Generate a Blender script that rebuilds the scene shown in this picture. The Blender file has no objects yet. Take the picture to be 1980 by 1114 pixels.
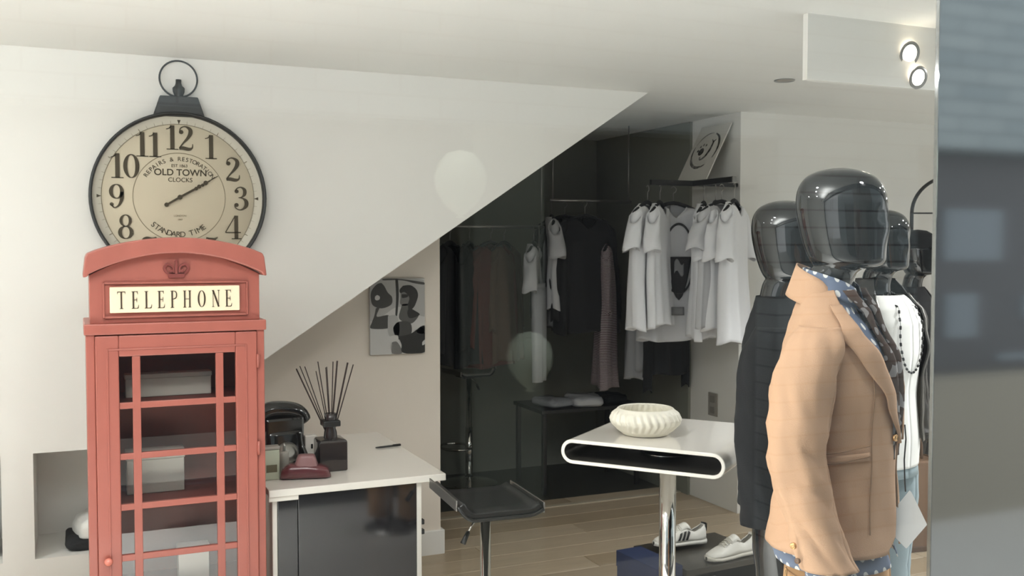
import bpy, math, random
from mathutils import Vector, Matrix, noise
from math import sin, cos, pi, radians as R
random.seed(7)
S = bpy.context.scene
C = S.collection

# ------------------------------------------------------------------ camera
cd = bpy.data.cameras.new('camera'); cam = bpy.data.objects.new('camera', cd); C.objects.link(cam)
cam.location = (0, 0, 1.66)
cam.rotation_euler = (R(90) - math.atan(77/1900), 0, R(-23.8))
cd.sensor_width = 36; cd.lens = 1900/1980*36
cd.clip_start = .05; cd.clip_end = 100
cd.dof.use_dof = True; cd.dof.focus_distance = 3.0; cd.dof.aperture_fstop = 9
S.camera = cam
S.view_settings.view_transform = 'Standard'; S.view_settings.look = 'None'
S.view_settings.exposure = 0.36; S.view_settings.gamma = 1; S.view_settings.use_curve_mapping = False
S.cycles.use_denoising = True
S.cycles.max_bounces = 10; S.cycles.diffuse_bounces = 5; S.cycles.glossy_bounces = 5
S.cycles.transparent_max_bounces = 16; S.cycles.sample_clamp_indirect = 6
S.cycles.caustics_reflective = False; S.cycles.caustics_refractive = False

# ------------------------------------------------------------------ world: soft overcast sky
w = bpy.data.worlds.new('world'); S.world = w; w.use_nodes = True
bg = w.node_tree.nodes['Background']; bg.inputs[0].default_value = (.93, .97, 1.0, 1); bg.inputs[1].default_value = 2.3

# ------------------------------------------------------------------ shop lamps and added fill lights
def lamp(name, loc, power, size, col=(.99, .99, 1), spread=150, rot=(0, 0, 0)):
    l = bpy.data.lights.new(name, 'AREA'); l.shape = 'DISK'; l.size = size; l.energy = power; l.color = col; l.spread = R(spread)
    o = bpy.data.objects.new(name, l); C.objects.link(o); o.location = loc; o.rotation_euler = rot
    return o
LAMPS = [(-1.3, 2.2, 5), (-.2, 2.2, 5), (.45, 2.1, 8), (3.9, 2.45, 24), (3.2, 1.5, 8), (1.75, 1.28, 3.5), (4.6, 2.3, 12), (-1.3, 3.5, 11)]  # two are unseen additions, brightening the T-shirts and the blazer
for i, (x, y, p) in enumerate(LAMPS):
    lamp('downlight_glow', (x, y, 2.478), p, .13, spread=170)
def strip(name, loc, L, power, rot):
    l = bpy.data.lights.new(name, 'AREA'); l.shape = 'RECTANGLE'; l.size = L; l.size_y = .05; l.energy = power; l.color = (.975, .99, 1); l.spread = R(180)
    o = bpy.data.objects.new(name, l); C.objects.link(o); o.location = loc; o.rotation_euler = rot
# unseen linear fill light added to brighten the ceiling (its housing is built below)
strip('fill_uplight', (-.65, 1.50, 2.205), 2.2, 84, (R(160), 0, 0))
strip('fill_downlight', (-.65, 1.50, 2.145), 2.2, 80, (0, 0, 0))
bpy.data.lights['fill_downlight'].spread = R(95)
lamp('right_end_light', (6.2, 3.0, 2.40), 26, .5, spread=170)  # wide area lamp near the right end, without a fixture

# ================================================================== helpers
def srgb(c):
    return tuple(((v/255)/12.92 if v/255 <= .04045 else ((v/255+.055)/1.055)**2.4) for v in c) + (1,)
def mat(name, c, rough=.6, metal=0., spec=.5, var=0., vscale=6., bump=0., bscale=40., coat=0., emit=None, es=0, stretch=None):
    m = bpy.data.materials.new(name); m.use_nodes = True
    nt = m.node_tree; b = nt.nodes['Principled BSDF']
    b.inputs['Base Color'].default_value = srgb(c); b.inputs['Roughness'].default_value = rough
    b.inputs['Metallic'].default_value = metal; b.inputs['Specular IOR Level'].default_value = spec
    b.inputs['Coat Weight'].default_value = coat; b.inputs['Coat Roughness'].default_value = .06
    if emit: b.inputs['Emission Color'].default_value = srgb(emit); b.inputs['Emission Strength'].default_value = es
    tc = nt.nodes.new('ShaderNodeTexCoord')
    src = tc.outputs['Object']
    if stretch:
        mp = nt.nodes.new('ShaderNodeMapping'); mp.inputs['Scale'].default_value = stretch
        nt.links.new(src, mp.inputs[0]); src = mp.outputs[0]
    if var:
        n = nt.nodes.new('ShaderNodeTexNoise'); n.inputs['Scale'].default_value = vscale; n.inputs['Detail'].default_value = 5
        nt.links.new(src, n.inputs['Vector'])
        mx = nt.nodes.new('ShaderNodeMixRGB'); a = srgb(c)
        mx.inputs[1].default_value = tuple(max(0, v*(1-var)) for v in a[:3])+(1,)
        mx.inputs[2].default_value = tuple(min(1, v*(1+var)) for v in a[:3])+(1,)
        nt.links.new(n.outputs[0], mx.inputs[0]); nt.links.new(mx.outputs[0], b.inputs['Base Color'])
    if bump:
        n = nt.nodes.new('ShaderNodeTexNoise'); n.inputs['Scale'].default_value = bscale; n.inputs['Detail'].default_value = 4
        nt.links.new(src, n.inputs['Vector'])
        bp = nt.nodes.new('ShaderNodeBump'); bp.inputs['Strength'].default_value = bump; bp.inputs['Distance'].default_value = .004
        nt.links.new(n.outputs[0], bp.inputs['Height']); nt.links.new(bp.outputs[0], b.inputs['Normal'])
    return m
def pattern(name, c1, c2, kind, scale, rough=.85):
    m = mat(name, c1, rough); nt = m.node_tree; b = nt.nodes['Principled BSDF']
    uv = nt.nodes.new('ShaderNodeUVMap'); mp = nt.nodes.new('ShaderNodeMapping'); mp.inputs['Scale'].default_value = (scale, scale, scale)
    nt.links.new(uv.outputs[0], mp.inputs[0])
    mx = nt.nodes.new('ShaderNodeMixRGB'); mx.inputs[1].default_value = srgb(c1); mx.inputs[2].default_value = srgb(c2)
    if kind == 'dots':
        v = nt.nodes.new('ShaderNodeTexVoronoi'); v.inputs['Randomness'].default_value = 0; v.inputs['Scale'].default_value = 1
        nt.links.new(mp.outputs[0], v.inputs['Vector'])
        t = nt.nodes.new('ShaderNodeMath'); t.operation = 'LESS_THAN'; t.inputs[1].default_value = .22
        nt.links.new(v.outputs['Distance'], t.inputs[0])
    elif kind == 'stripe':
        v = nt.nodes.new('ShaderNodeTexWave'); v.inputs['Scale'].default_value = 1; v.bands_direction = 'Y'
        nt.links.new(mp.outputs[0], v.inputs['Vector'])
        t = nt.nodes.new('ShaderNodeMath'); t.operation = 'GREATER_THAN'; t.inputs[1].default_value = .5
        nt.links.new(v.outputs[1], t.inputs[0])
    else:
        v = nt.nodes.new('ShaderNodeTexNoise'); v.inputs['Scale'].default_value = 1; v.inputs['Detail'].default_value = 1
        nt.links.new(mp.outputs[0], v.inputs['Vector'])
        t = nt.nodes.new('ShaderNodeMath'); t.operation = 'GREATER_THAN'; t.inputs[1].default_value = .55
        nt.links.new(v.outputs[0], t.inputs[0])
    nt.links.new(t.outputs[0], mx.inputs[0]); nt.links.new(mx.outputs[0], b.inputs['Base Color'])
    return m
def glass(name, tint=(.97, .98, .97), refl=.04, rough=0.0):
    m = bpy.data.materials.new(name); m.use_nodes = True; nt = m.node_tree; nt.nodes.clear()
    out = nt.nodes.new('ShaderNodeOutputMaterial'); mx = nt.nodes.new('ShaderNodeMixShader')
    t = nt.nodes.new('ShaderNodeBsdfTransparent'); t.inputs[0].default_value = tint+(1,)
    g = nt.nodes.new('ShaderNodeBsdfGlossy'); g.inputs['Roughness'].default_value = rough
    lw = nt.nodes.new('ShaderNodeLayerWeight'); lw.inputs[0].default_value = .5
    p = nt.nodes.new('ShaderNodeMath'); p.operation = 'POWER'; p.inputs[1].default_value = 5
    a = nt.nodes.new('ShaderNodeMath'); a.operation = 'MULTIPLY_ADD'; a.inputs[1].default_value = 1-refl; a.inputs[2].default_value = refl
    nt.links.new(lw.outputs['Facing'], p.inputs[0]); nt.links.new(p.outputs[0], a.inputs[0]); nt.links.new(a.outputs[0], mx.inputs[0])
    nt.links.new(t.outputs[0], mx.inputs[1]); nt.links.new(g.outputs[0], mx.inputs[2]); nt.links.new(mx.outputs[0], out.inputs[0])
    return m

class MB:
    def __init__(s): s.v = []; s.f = []; s.uv = {}; s.flat = set()
    def add(s, vs, fs, uvs=None, flat=False):
        n = len(s.v); s.v += [tuple(p) for p in vs]
        for k, f in enumerate(fs):
            if flat: s.flat.add(len(s.f))
            if uvs: s.uv[len(s.f)] = [uvs[i] for i in f]
            s.f.append(tuple(i+n for i in f))
        return s
    def box(s, x0, x1, y0, y1, z0, z1):
        vs = [(x, y, z) for z in (z0, z1) for y in (y0, y1) for x in (x0, x1)]
        return s.add(vs, [(0, 2, 3, 1), (4, 5, 7, 6), (0, 1, 5, 4), (2, 6, 7, 3), (0, 4, 6, 2), (1, 3, 7, 5)], flat=True)
    def prism(s, poly, fn, flat=True):
        # poly of 2-D points; fn(p, k) gives the 3-D point of the near (k=0) and far (k=1) face
        n = len(poly); vs = [fn(p, 0) for p in poly]+[fn(p, 1) for p in poly]
        return s.add(vs, [tuple(range(n)), tuple(range(2*n-1, n-1, -1))]+[(i, i+n, (i+1) % n+n, (i+1) % n) for i in range(n)], flat=flat)
    def tube(s, pts, r, n=10, cap=True):
        pts = [Vector(p) for p in pts]; rs = r if isinstance(r, (list, tuple)) else [r]*len(pts)
        vs = []; up = Vector((.13, .27, 1)).normalized(); prev = None
        for i, p in enumerate(pts):
            t = (pts[min(i+1, len(pts)-1)]-pts[max(i-1, 0)]).normalized()
            a = (prev if prev is not None else (up if abs(t.dot(up)) < .95 else Vector((1, 0, 0))))
            a = (a-t*a.dot(t)).normalized(); prev = a; b = t.cross(a)
            for k in range(n):
                q = 2*pi*k/n; vs.append(p+(a*cos(q)+b*sin(q))*rs[i])
        fs = [(i*n+k, i*n+(k+1) % n, (i+1)*n+(k+1) % n, (i+1)*n+k) for i in range(len(pts)-1) for k in range(n)]
        if cap: fs += [tuple(range(n-1, -1, -1)), tuple((len(pts)-1)*n+k for k in range(n))]
        return s.add(vs, fs)
    def lathe(s, prof, n=32, c=(0, 0, 0), rf=None):
        vs = []
        for (r, z) in prof:
            for k in range(n):
                q = 2*pi*k/n; rr = r*(rf(q, z) if rf else 1)
                vs.append((c[0]+rr*cos(q), c[1]+rr*sin(q), c[2]+z))
        m = len(prof)
        return s.add(vs, [(i*n+k, i*n+(k+1) % n, (i+1)*n+(k+1) % n, (i+1)*n+k) for i in range(m-1) for k in range(n)])
    def grid(s, fn, nu, nv, closed=False, us=1., vs_=1.):
        vs = []; uv = []
        for j in range(nv+1):
            for i in range(nu+1):
                u, v = i/nu, j/nv; vs.append(fn(u, v)); uv.append((u*us, v*vs_))
        return s.add(vs, [(j*(nu+1)+i, j*(nu+1)+i+1, (j+1)*(nu+1)+i+1, (j+1)*(nu+1)+i) for j in range(nv) for i in range(nu)], uv)

def obj(name, mb, m, parent=None, smooth=True, solid=0, bevel=0, sub=0, label=None, off=-1):
    me = bpy.data.meshes.new(name); me.from_pydata(mb.v, [], mb.f)
    if mb.uv:
        ul = me.uv_layers.new(name='UVMap'); li = 0
        for k, f in enumerate(mb.f):
            for j in range(len(f)):
                if k in mb.uv: ul.data[li].uv = mb.uv[k][j]
                li += 1
    for k, p in enumerate(me.polygons): p.use_smooth = smooth and k not in mb.flat
    me.materials.append(m); me.validate(); me.update()
    o = bpy.data.objects.new(name, me); C.objects.link(o)
    if parent: o.parent = parent
    if solid:
        md = o.modifiers.new('s', 'SOLIDIFY'); md.thickness = solid; md.offset = off
    if bevel:
        md = o.modifiers.new('b', 'BEVEL'); md.width = bevel; md.segments = 2; md.limit_method = 'ANGLE'
    if sub:
        md = o.modifiers.new('u', 'SUBSURF'); md.levels = sub; md.render_levels = sub
    if label: o['label'] = label
    return o
def thing(name, label, cat, loc=(0, 0, 0), rz=0, group=None):
    o = bpy.data.objects.new(name, None); C.objects.link(o); o.location = loc; o.rotation_euler = (0, 0, rz); o.empty_display_size = .05
    o['label'] = label; o['category'] = cat
    if group: o['group'] = group
    return o
def tag(o, label, cat, group=None, loc=None, rz=None):
    o['label'] = label; o['category'] = cat
    if group: o['group'] = group
    if loc: o.location = loc
    if rz is not None: o.rotation_euler = (0, 0, rz)
    return o
def struct(name, mb, m, parent=None, **k):
    o = obj(name, mb, m, parent, **k)
    if not parent: o['kind'] = 'structure'
    return o
def box(name, b, m, parent=None, bevel=.003, **k): return obj(name, MB().box(*b), m, parent, bevel=bevel, smooth=False, **k)
def text(name, body, size, m, parent, loc, rot=(R(90), 0, 0), ext=.0006, align='CENTER', bold=0, sx=1):
    f = bpy.data.curves.new(name, 'FONT'); f.body = body; f.size = size; f.align_x = align; f.align_y = 'CENTER'; f.extrude = ext; f.offset = bold
    tmp = bpy.data.objects.new('tmp', f); C.objects.link(tmp); bpy.context.view_layer.update()
    me = bpy.data.meshes.new_from_object(tmp.evaluated_get(bpy.context.evaluated_depsgraph_get())); bpy.data.objects.remove(tmp)
    me.materials.clear(); me.materials.append(m); o = bpy.data.objects.new(name, me); C.objects.link(o); o.parent = parent; o.location = loc; o.rotation_euler = rot; o.scale = (sx, 1, 1)
    return o
def interp(tab, t):
    # tab: rows (t, values...), smooth interpolation
    if t <= tab[0][0]: return tab[0][1:]
    for a, b in zip(tab, tab[1:]):
        if t <= b[0]:
            k = (t-a[0])/(b[0]-a[0]); k = k*k*(3-2*k)*.5+k*.5
            return tuple(x+(y-x)*k for x, y in zip(a[1:], b[1:]))
    return tab[-1][1:]
def catmull(P, n=8):
    P = [P[0]]+list(P)+[P[-1]]; out = []
    for i in range(1, len(P)-2):
        for k in range(n):
            t = k/n; out.append(tuple(.5*((2*b)+(-a+c)*t+(2*a-5*b+4*c-d)*t*t+(-a+3*b-3*c+d)*t**3) for a, b, c, d in zip(P[i-1], P[i], P[i+1], P[i+2])))
    out.append(tuple(P[-2])); return out

# ------------------------------------------------------------------ drawn glyphs (serif figures and capitals)
def g_stroke(mb, pts, T, th, n=8):
    q = catmull(pts, n); L = []; Rr = []
    for i, (x, y, wd) in enumerate(q):
        a = q[max(i-1, 0)]; b = q[min(i+1, len(q)-1)]; dx, dy = b[0]-a[0], b[1]-a[1]; l = math.hypot(dx, dy) or 1
        nx, ny = -dy/l*wd/2, dx/l*wd/2; L.append((x+nx, y+ny)); Rr.append((x-nx, y-ny))
    m = len(L); vs = [T(p, k) for k in (0, 1) for p in L+Rr]
    fs = []
    for i in range(m-1):
        fs += [(i, i+1, m+i+1, m+i), (2*m+i, 3*m+i, 3*m+i+1, 2*m+i+1), (i, 2*m+i, 2*m+i+1, i+1), (m+i, m+i+1, 3*m+i+1, 3*m+i)]
    fs += [(0, m, 3*m, 2*m), (m-1, 3*m-1, 4*m-1, 2*m-1)]
    mb.add(vs, fs, flat=True)
def g_rect(mb, x0, x1, y0, y1, T): mb.prism([(x0, y0), (x1, y0), (x1, y1), (x0, y1)], T)
def g_ring(mb, cx, cy, rx, ry, wn, wk, T):
    pts = []
    for k in range(25):
        a = 2*pi*k/24; pts.append((cx+rx*cos(a), cy+ry*sin(a), wn+(wk-wn)*abs(cos(a))**1.5))
    g_stroke(mb, pts, T, 0, 2)
def g_ball(mb, x, y, r, T): mb.prism([(x+r*cos(2*pi*k/12), y+r*sin(2*pi*k/12)) for k in range(12)], T)
GW = dict(zip('0123456789', (.62, .5, .62, .6, .66, .6, .62, .6, .62, .62)))
GW.update(dict(T=.66, E=.6, L=.58, P=.58, H=.7, O=.66, N=.7))
def glyph(mb, ch, T):
    st = lambda *p: g_stroke(mb, p, T, 0)
    if ch == '0': g_ring(mb, .31, .5, .22, .47, .035, .15, T)
    elif ch == '1': g_rect(mb, .2, .36, 0, 1, T); g_rect(mb, .06, .5, 0, .035, T); st((.24, .97, .05), (.16, .88, .04), (.05, .84, .03))
    elif ch == '2': g_ball(mb, .14, .74, .085, T); st((.08, .75, .03), (.12, .9, .045), (.28, .975, .05), (.46, .88, .13), (.49, .72, .16), (.4, .52, .12), (.2, .27, .06), (.07, .08, .05)); st((.06, .05, .09), (.2, .08, .14), (.42, .04, .13), (.55, .1, .06), (.57, .26, .025))
    elif ch == '3': g_ball(mb, .13, .8, .08, T); g_ball(mb, .12, .22, .085, T); st((.07, .81, .03), (.15, .93, .04), (.3, .975, .05), (.44, .87, .13), (.44, .68, .13), (.33, .56, .05), (.2, .53, .03)); st((.24, .53, .03), (.38, .5, .06), (.5, .38, .15), (.5, .19, .15), (.36, .04, .07), (.2, .02, .04), (.07, .12, .03), (.05, .22, .03))
    elif ch == '4': g_rect(mb, .37, .52, 0, 1, T); g_rect(mb, .26, .64, 0, .035, T); st((.4, .98, .03), (.2, .62, .035), (.02, .29, .035)); g_rect(mb, .02, .62, .26, .3, T)
    elif ch == '5': st((.1, .97, .03), (.25, .9, .12), (.42, .9, .11), (.54, .99, .02)); st((.11, .95, .03), (.1, .7, .03), (.09, .5, .03)); g_ball(mb, .12, .2, .08, T); st((.09, .5, .02), (.25, .6, .045), (.42, .55, .11), (.5, .35, .16), (.44, .12, .12), (.26, .02, .045), (.08, .1, .03))
    elif ch == '6': g_ring(mb, .31, .31, .2, .28, .035, .14, T); st((.5, .86, .06), (.38, .97, .04), (.22, .86, .08), (.12, .6, .13), (.11, .33, .13))
    elif ch == '7': st((.05, .74, .02), (.06, .88, .06), (.2, .93, .13), (.4, .89, .13), (.56, .97, .04)); st((.56, .95, .03), (.42, .65, .05), (.3, .35, .12), (.24, .0, .17))
    elif ch == '8': g_ring(mb, .31, .74, .17, .23, .035, .11, T); g_ring(mb, .31, .26, .21, .25, .035, .14, T)
    elif ch == '9': g_ring(mb, .31, .69, .2, .28, .035, .14, T); st((.12, .14, .06), (.24, .03, .04), (.4, .14, .08), (.5, .4, .13), (.51, .67, .13)); g_ball(mb, .13, .17, .07, T)
    elif ch == 'T': g_rect(mb, .27, .39, 0, 1, T); g_rect(mb, .2, .46, 0, .03, T); g_rect(mb, .04, .62, .96, 1, T); st((.05, .98, .05), (.04, .85, .02)); st((.61, .98, .05), (.62, .85, .02))
    elif ch in 'EL':
        g_rect(mb, .10, .23, 0, 1, T); g_rect(mb, .03, .3, .97, 1, T); g_rect(mb, .03, .5, 0, .03, T); st((.42, .02, .02), (.52, .05, .06), (.56, .22, .02))
        if ch == 'E': g_rect(mb, .2, .5, .97, 1, T); st((.44, .98, .05), (.5, .84, .02)); g_rect(mb, .2, .42, .49, .52, T); st((.43, .64, .02), (.42, .5, .05), (.43, .36, .02))
    elif ch == 'P': g_rect(mb, .10, .23, 0, 1, T); g_rect(mb, .03, .3, 0, .03, T); st((.03, .98, .03), (.3, .98, .03), (.47, .9, .07), (.5, .74, .1), (.44, .58, .07), (.2, .5, .03))
    elif ch == 'H':
        for x in (.1, .5): g_rect(mb, x-.01, x+.11, 0, 1, T); g_rect(mb, x-.07, x+.16, 0, .03, T); g_rect(mb, x-.07, x+.16, .97, 1, T)
        g_rect(mb, .19, .5, .49, .52, T)
    elif ch == 'O': g_ring(mb, .33, .5, .25, .48, .03, .14, T)
    elif ch == 'N': g_rect(mb, .1, .14, 0, 1, T); g_rect(mb, .55, .59, 0, 1, T); g_rect(mb, .03, .21, 0, .03, T); g_rect(mb, .48, .66, .97, 1, T); g_rect(mb, .03, .18, .97, 1, T); st((.12, .99, .13), (.35, .5, .13), (.57, .01, .13))

# ================================================================== materials
WHITE = mat('white_wall_paint', (230, 229, 224), .75, var=.015, vscale=2, bump=.05, bscale=120)
CEILM = mat('white_ceiling_paint', (232, 232, 228), .8, bump=.04, bscale=90)
SHADEDW = mat('shaded_wall_paint', (226, 217, 205), .75, var=.015, vscale=2)  # shade of the alcove put into its wall colour
DARKW = mat('charcoal_paint', (126, 127, 117), .55, var=.08, vscale=2)
DARKF = mat('charcoal_floor', (52, 52, 46), .35, var=.1, vscale=5)
SOCKET = mat('grey_plastic', (150, 146, 138), .5)
WOODF = [mat('plank_oak', c, .42, var=.16, vscale=3, bump=.08, bscale=30, stretch=(1, 12, 1)) for c in ((168, 152, 128), (158, 141, 116), (176, 160, 136))]
RED = mat('red_painted_wood', (158, 88, 76), .42, var=.13, vscale=5, bump=.06, bscale=60, stretch=(3, 3, .6), coat=.12)
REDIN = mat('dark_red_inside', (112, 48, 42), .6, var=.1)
CREAM = mat('cream_enamel', (238, 222, 192), .5)
INK = mat('brown_black_ink', (58, 44, 26), .6)
BLACKM = mat('blackened_metal', (52, 54, 54), .45, metal=.3)
DIAL = mat('aged_paper_dial', (206, 196, 172), .7, var=.06, vscale=6)
DIALRIM = mat('pale_dial_rim', (206, 202, 186), .6)
DINK = mat('dial_ink', (66, 58, 40), .7); DLINE = mat('dial_fine_line', (142, 132, 110), .7)
GLASS = glass('clear_glass', refl=.06); SHOPGLASS = glass('shop_window_glass', (.985, .99, .985), .04)
GLOSSW = mat('white_gloss_laminate', (228, 224, 216), .12, coat=.3)
GLOSSB = mat('black_gloss_laminate', (34, 34, 36), .06, spec=.7)
CHROME = mat('chrome', (205, 203, 198), .07, metal=1)
BLKLEA = mat('black_leather', (26, 26, 27), .35, bump=.15, bscale=150)
STEEL = mat('brushed_steel', (150, 148, 144), .3, metal=.9)
MANQ = mat('glossy_black_mannequin', (24, 25, 25), .035, spec=.55, coat=.1)
TAN = mat('tan_cotton', (190, 153, 122), .85, var=.04, vscale=9, bump=.25, bscale=420)
TANL = mat('tan_lining', (126, 100, 76), .8)
TANT = mat('tan_trouser_cotton', (180, 138, 92), .85, var=.05, vscale=9)
NAVY = mat('dark_navy_wool', (19, 22, 25), .9, var=.08, vscale=8, bump=.2, bscale=300)
WHT = mat('white_jersey', (238, 238, 234), .85, var=.02, vscale=10)
LEATH = mat('black_leather_jacket', (44, 42, 40), .42, var=.15, vscale=7, bump=.4, bscale=60)
DENIM = mat('light_blue_denim', (148, 164, 170), .85, var=.14, vscale=5, bump=.2, bscale=300)
DOTS = pattern('blue_grey_polka_dot_cotton', (104, 116, 138), (232, 232, 228), 'dots', 28)
SCARF = pattern('dark_floral_scarf', (70, 52, 42), (150, 146, 144), 'noise', 30)
BRASS = mat('gilt_metal', (200, 160, 110), .25, metal=.9)
CARD = mat('white_card', (253, 252, 248), .5)
BLACKF = mat('black_cloth', (30, 31, 33), .9, var=.1, vscale=8)
BLACKG = mat('black_plastic', (26, 26, 26), .35)
TEE = mat('white_tee_cotton', (226, 227, 230), .9, var=.03, vscale=9)
TEEG = mat('pale_grey_tee_cotton', (196, 197, 200), .9, var=.03, vscale=9)
GREYK = mat('pale_grey_knit', (158, 160, 164), .9, var=.05, vscale=12)
RUST = mat('rust_red_wool', (72, 38, 35), .9, var=.1, vscale=7)
OCHRE = mat('ochre_brown_cloth', (76, 62, 52), .9, var=.1, vscale=7)
STRIPE = pattern('fine_burgundy_stripe', (70, 40, 48), (176, 168, 170), 'stripe', 34)
CERAM = mat('matt_white_ceramic', (232, 228, 214), .45)
DKGLS = mat('dark_tinted_glass', (46, 42, 42), .08, coat=.4)
REED = mat('dark_brown_reed', (46, 32, 28), .8)
MAROON = mat('maroon_enamel', (92, 46, 50), .25, coat=.3)
MAUVE = mat('dusty_mauve_enamel', (128, 92, 92), .4)
BAKE = mat('black_bakelite', (28, 26, 25), .12, coat=.4)
PALEG = mat('pale_green_card', (176, 184, 164), .4)
SHOEW = mat('white_shoe_leather', (222, 220, 212), .5); SHOES = mat('off_white_rubber', (206, 202, 190), .6)
BLUEB = mat('navy_blue_card', (38, 50, 84), .6); SHELF = mat('dark_brown_laminate', (62, 58, 50), .3)
BROWN = mat('brown_bag_leather', (116, 92, 74), .4, var=.15, vscale=6); BROWND = mat('dark_brown_edge', (88, 68, 54), .45)
GREYP = mat('pale_grey_reflection', (206, 200, 192), .7)
POSTG = [mat('print_grey', (v, v-1, v-4), .6) for v in (168, 196, 62, 34, 110, 84)]
BALLOON = mat('pale_green_latex', (216, 226, 204), .35)
PILM = mat('dark_polished_metal', (164, 166, 166), .06, metal=.9)
ASPH = mat('pale_paving', (176, 174, 168), .9, var=.1, vscale=20)
FRAMEM = mat('black_window_frame', (60, 62, 64), .4)

# ================================================================== the setting
CH = 2.5
struct('floor', MB().box(-2.6, 7.1, 1.0, 7.0, -.12, -.02), DARKF, smooth=False)
fl = bpy.data.objects['floor']
pm = {}
def piece(nm, bx, m, parent, key):
    # shared-mesh pieces: one mesh per size and material
    k = (key, m.name)
    if k not in pm:
        o = obj(nm, MB().box(*bx), m, parent, smooth=False, bevel=.0015); pm[k] = o.data
        return o
    o = bpy.data.objects.new(nm, pm[k]); C.objects.link(o); o.parent = parent
    md = o.modifiers.new('b', 'BEVEL'); md.width = .0015; md.segments = 1; md.limit_method = 'ANGLE'
    return o
struct('floor_bounce_zone', MB().box(-2.5, 7.0, 1.22, 3.12, -.02, 0), mat('white_bounce_floor', (236, 234, 228), .25), smooth=False)  # unseen white floor added to bounce light up onto the ceiling
row = 0; y = 3.125
while y < 5.60:
    x = -2.5 + (row*.71) % 1.9 - 1.9
    while x < 7.0:
        x0 = max(x, -2.5); x1 = min(x+1.9, 7.0)
        if x1-x0 > .05:
            o = piece('plank', (0, x1-x0-.004, 0, .186, -.02, 0), random.choice(WOODF), fl, round(x1-x0, 3)); o.location = (x0, y, 0)
        x += 1.9
    y += .19; row += 1
struct('trim_1', MB().box(1.55, 3.745, 5.60, 5.64, -.02, .006), mat('pale_threshold_strip', (176, 166, 146), .5), smooth=False)
struct('ceiling', MB().box(-2.6, 7.1, 1.05, 6.9, CH, CH+.1), CEILM, smooth=False)
# stair-side wall with the sloping lower edge and two niches
wl = MB(); Y0, Y1 = 4.6, 5.0
def XZ(y0, y1): return lambda p, k: (p[0], y1 if k else y0, p[1])
for (a, b, c, d) in ((-2.5, .62, -.02, .335), (-2.5, -.86, .335, .79), (-.312, -.19, .335, .79), (.36, .62, .335, .79)):
    wl.box(a, b, Y0, Y1, c, d)
wl.prism([(-2.5, .79), (.62, .79), (.62, 2.5), (-2.5, 2.5)], XZ(Y0, Y1))
wl.prism([(.62, 1.04), (2.833, 2.5), (.62, 2.5)], XZ(Y0, Y0+.1))
struct('wall_back', wl, WHITE, smooth=False)
struct('wall_niche', MB().box(-2.5, .62, 5.0, 5.05, -.02, 1.2), WHITE, smooth=False)
struct('wall_alcove', MB().box(.62, 1.78, 5.0, 5.12, -.02, 2.5), SHADEDW, smooth=False)
struct('baseboard_alcove', MB().box(1.2, 1.80, 4.985, 5.13, -.01, .13), WHITE, smooth=False, bevel=.004)
struct('wall_backroom_left', MB().box(1.4, 1.5, 5.12, 6.8, -.02, 2.5), DARKW, smooth=False)
struct('wall_backroom', MB().box(1.4, 3.9, 6.8, 6.9, -.02, 2.5), DARKW, smooth=False)
struct('wall_side', MB().box(3.745, 3.9, 5.1, 6.8, -.02, 2.5), WHITE, smooth=False)
dp = struct('trim_2', MB().box(3.725, 3.745, 5.52, 6.8, -.02, 2.499), DARKW, smooth=False)
struct('wall_right_back', MB().box(3.745, 7.1, 4.9, 5.0, -.02, 2.5), WHITE, smooth=False).location = (0, .1, 0)
struct('wall_right', MB().box(7.0, 7.1, 1.1, 5.0, -.02, 2.5), WHITE, smooth=False)
struct('wall_left', MB().box(-2.6, -2.5, 1.1, 5.0, -.02, 2.5), WHITE, smooth=False)
# dropped ceiling box on the right
struct('ceiling_bulkhead', MB().box(2.40, 5.2, 2.82, 2.845, 2.265, 2.5), WHITE, smooth=False)
# wall socket on the side wall
so = thing('wall_socket', 'pale grey double wall socket on the white side wall behind the bar table', 'socket', (3.745, 5.26, .65))
box('socket_plate', (-.008, 0, -.05, .05, -.075, .075), SOCKET, so)
for z in (-.035, .035): box('socket_outlet', (-.014, -.008, -.025, .025, z-.022, z+.022), mat('outlet_grey', (128, 124, 118), .5), so)

# shop front: frame, glass, dark pillar
fr = MB()
fr.box(-2.6, 7.1, 1.08, 1.22, 2.28, 2.55); fr.box(-2.6, 7.1, 1.08, 1.22, -.1, .25); fr.box(-2.6, -2.5, 1.08, 1.22, .25, 2.28); fr.box(7.0, 7.1, 1.08, 1.22, .25, 2.28)
struct('window_1', fr, FRAMEM, smooth=False)
struct('window_pane', MB().box(-2.5, 1.236, 1.147, 1.155, .25, 2.28), SHOPGLASS, bpy.data.objects['window_1'], smooth=False)
struct('window_pane', MB().box(1.90, 7.0, 1.146, 1.154, .25, 2.28), SHOPGLASS, bpy.data.objects['window_1'], smooth=False)
struct('wall_pillar', MB().box(1.236, 1.90, 1.148, 1.156, -.1, 2.55), PILM, smooth=False, bevel=.001)
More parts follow.
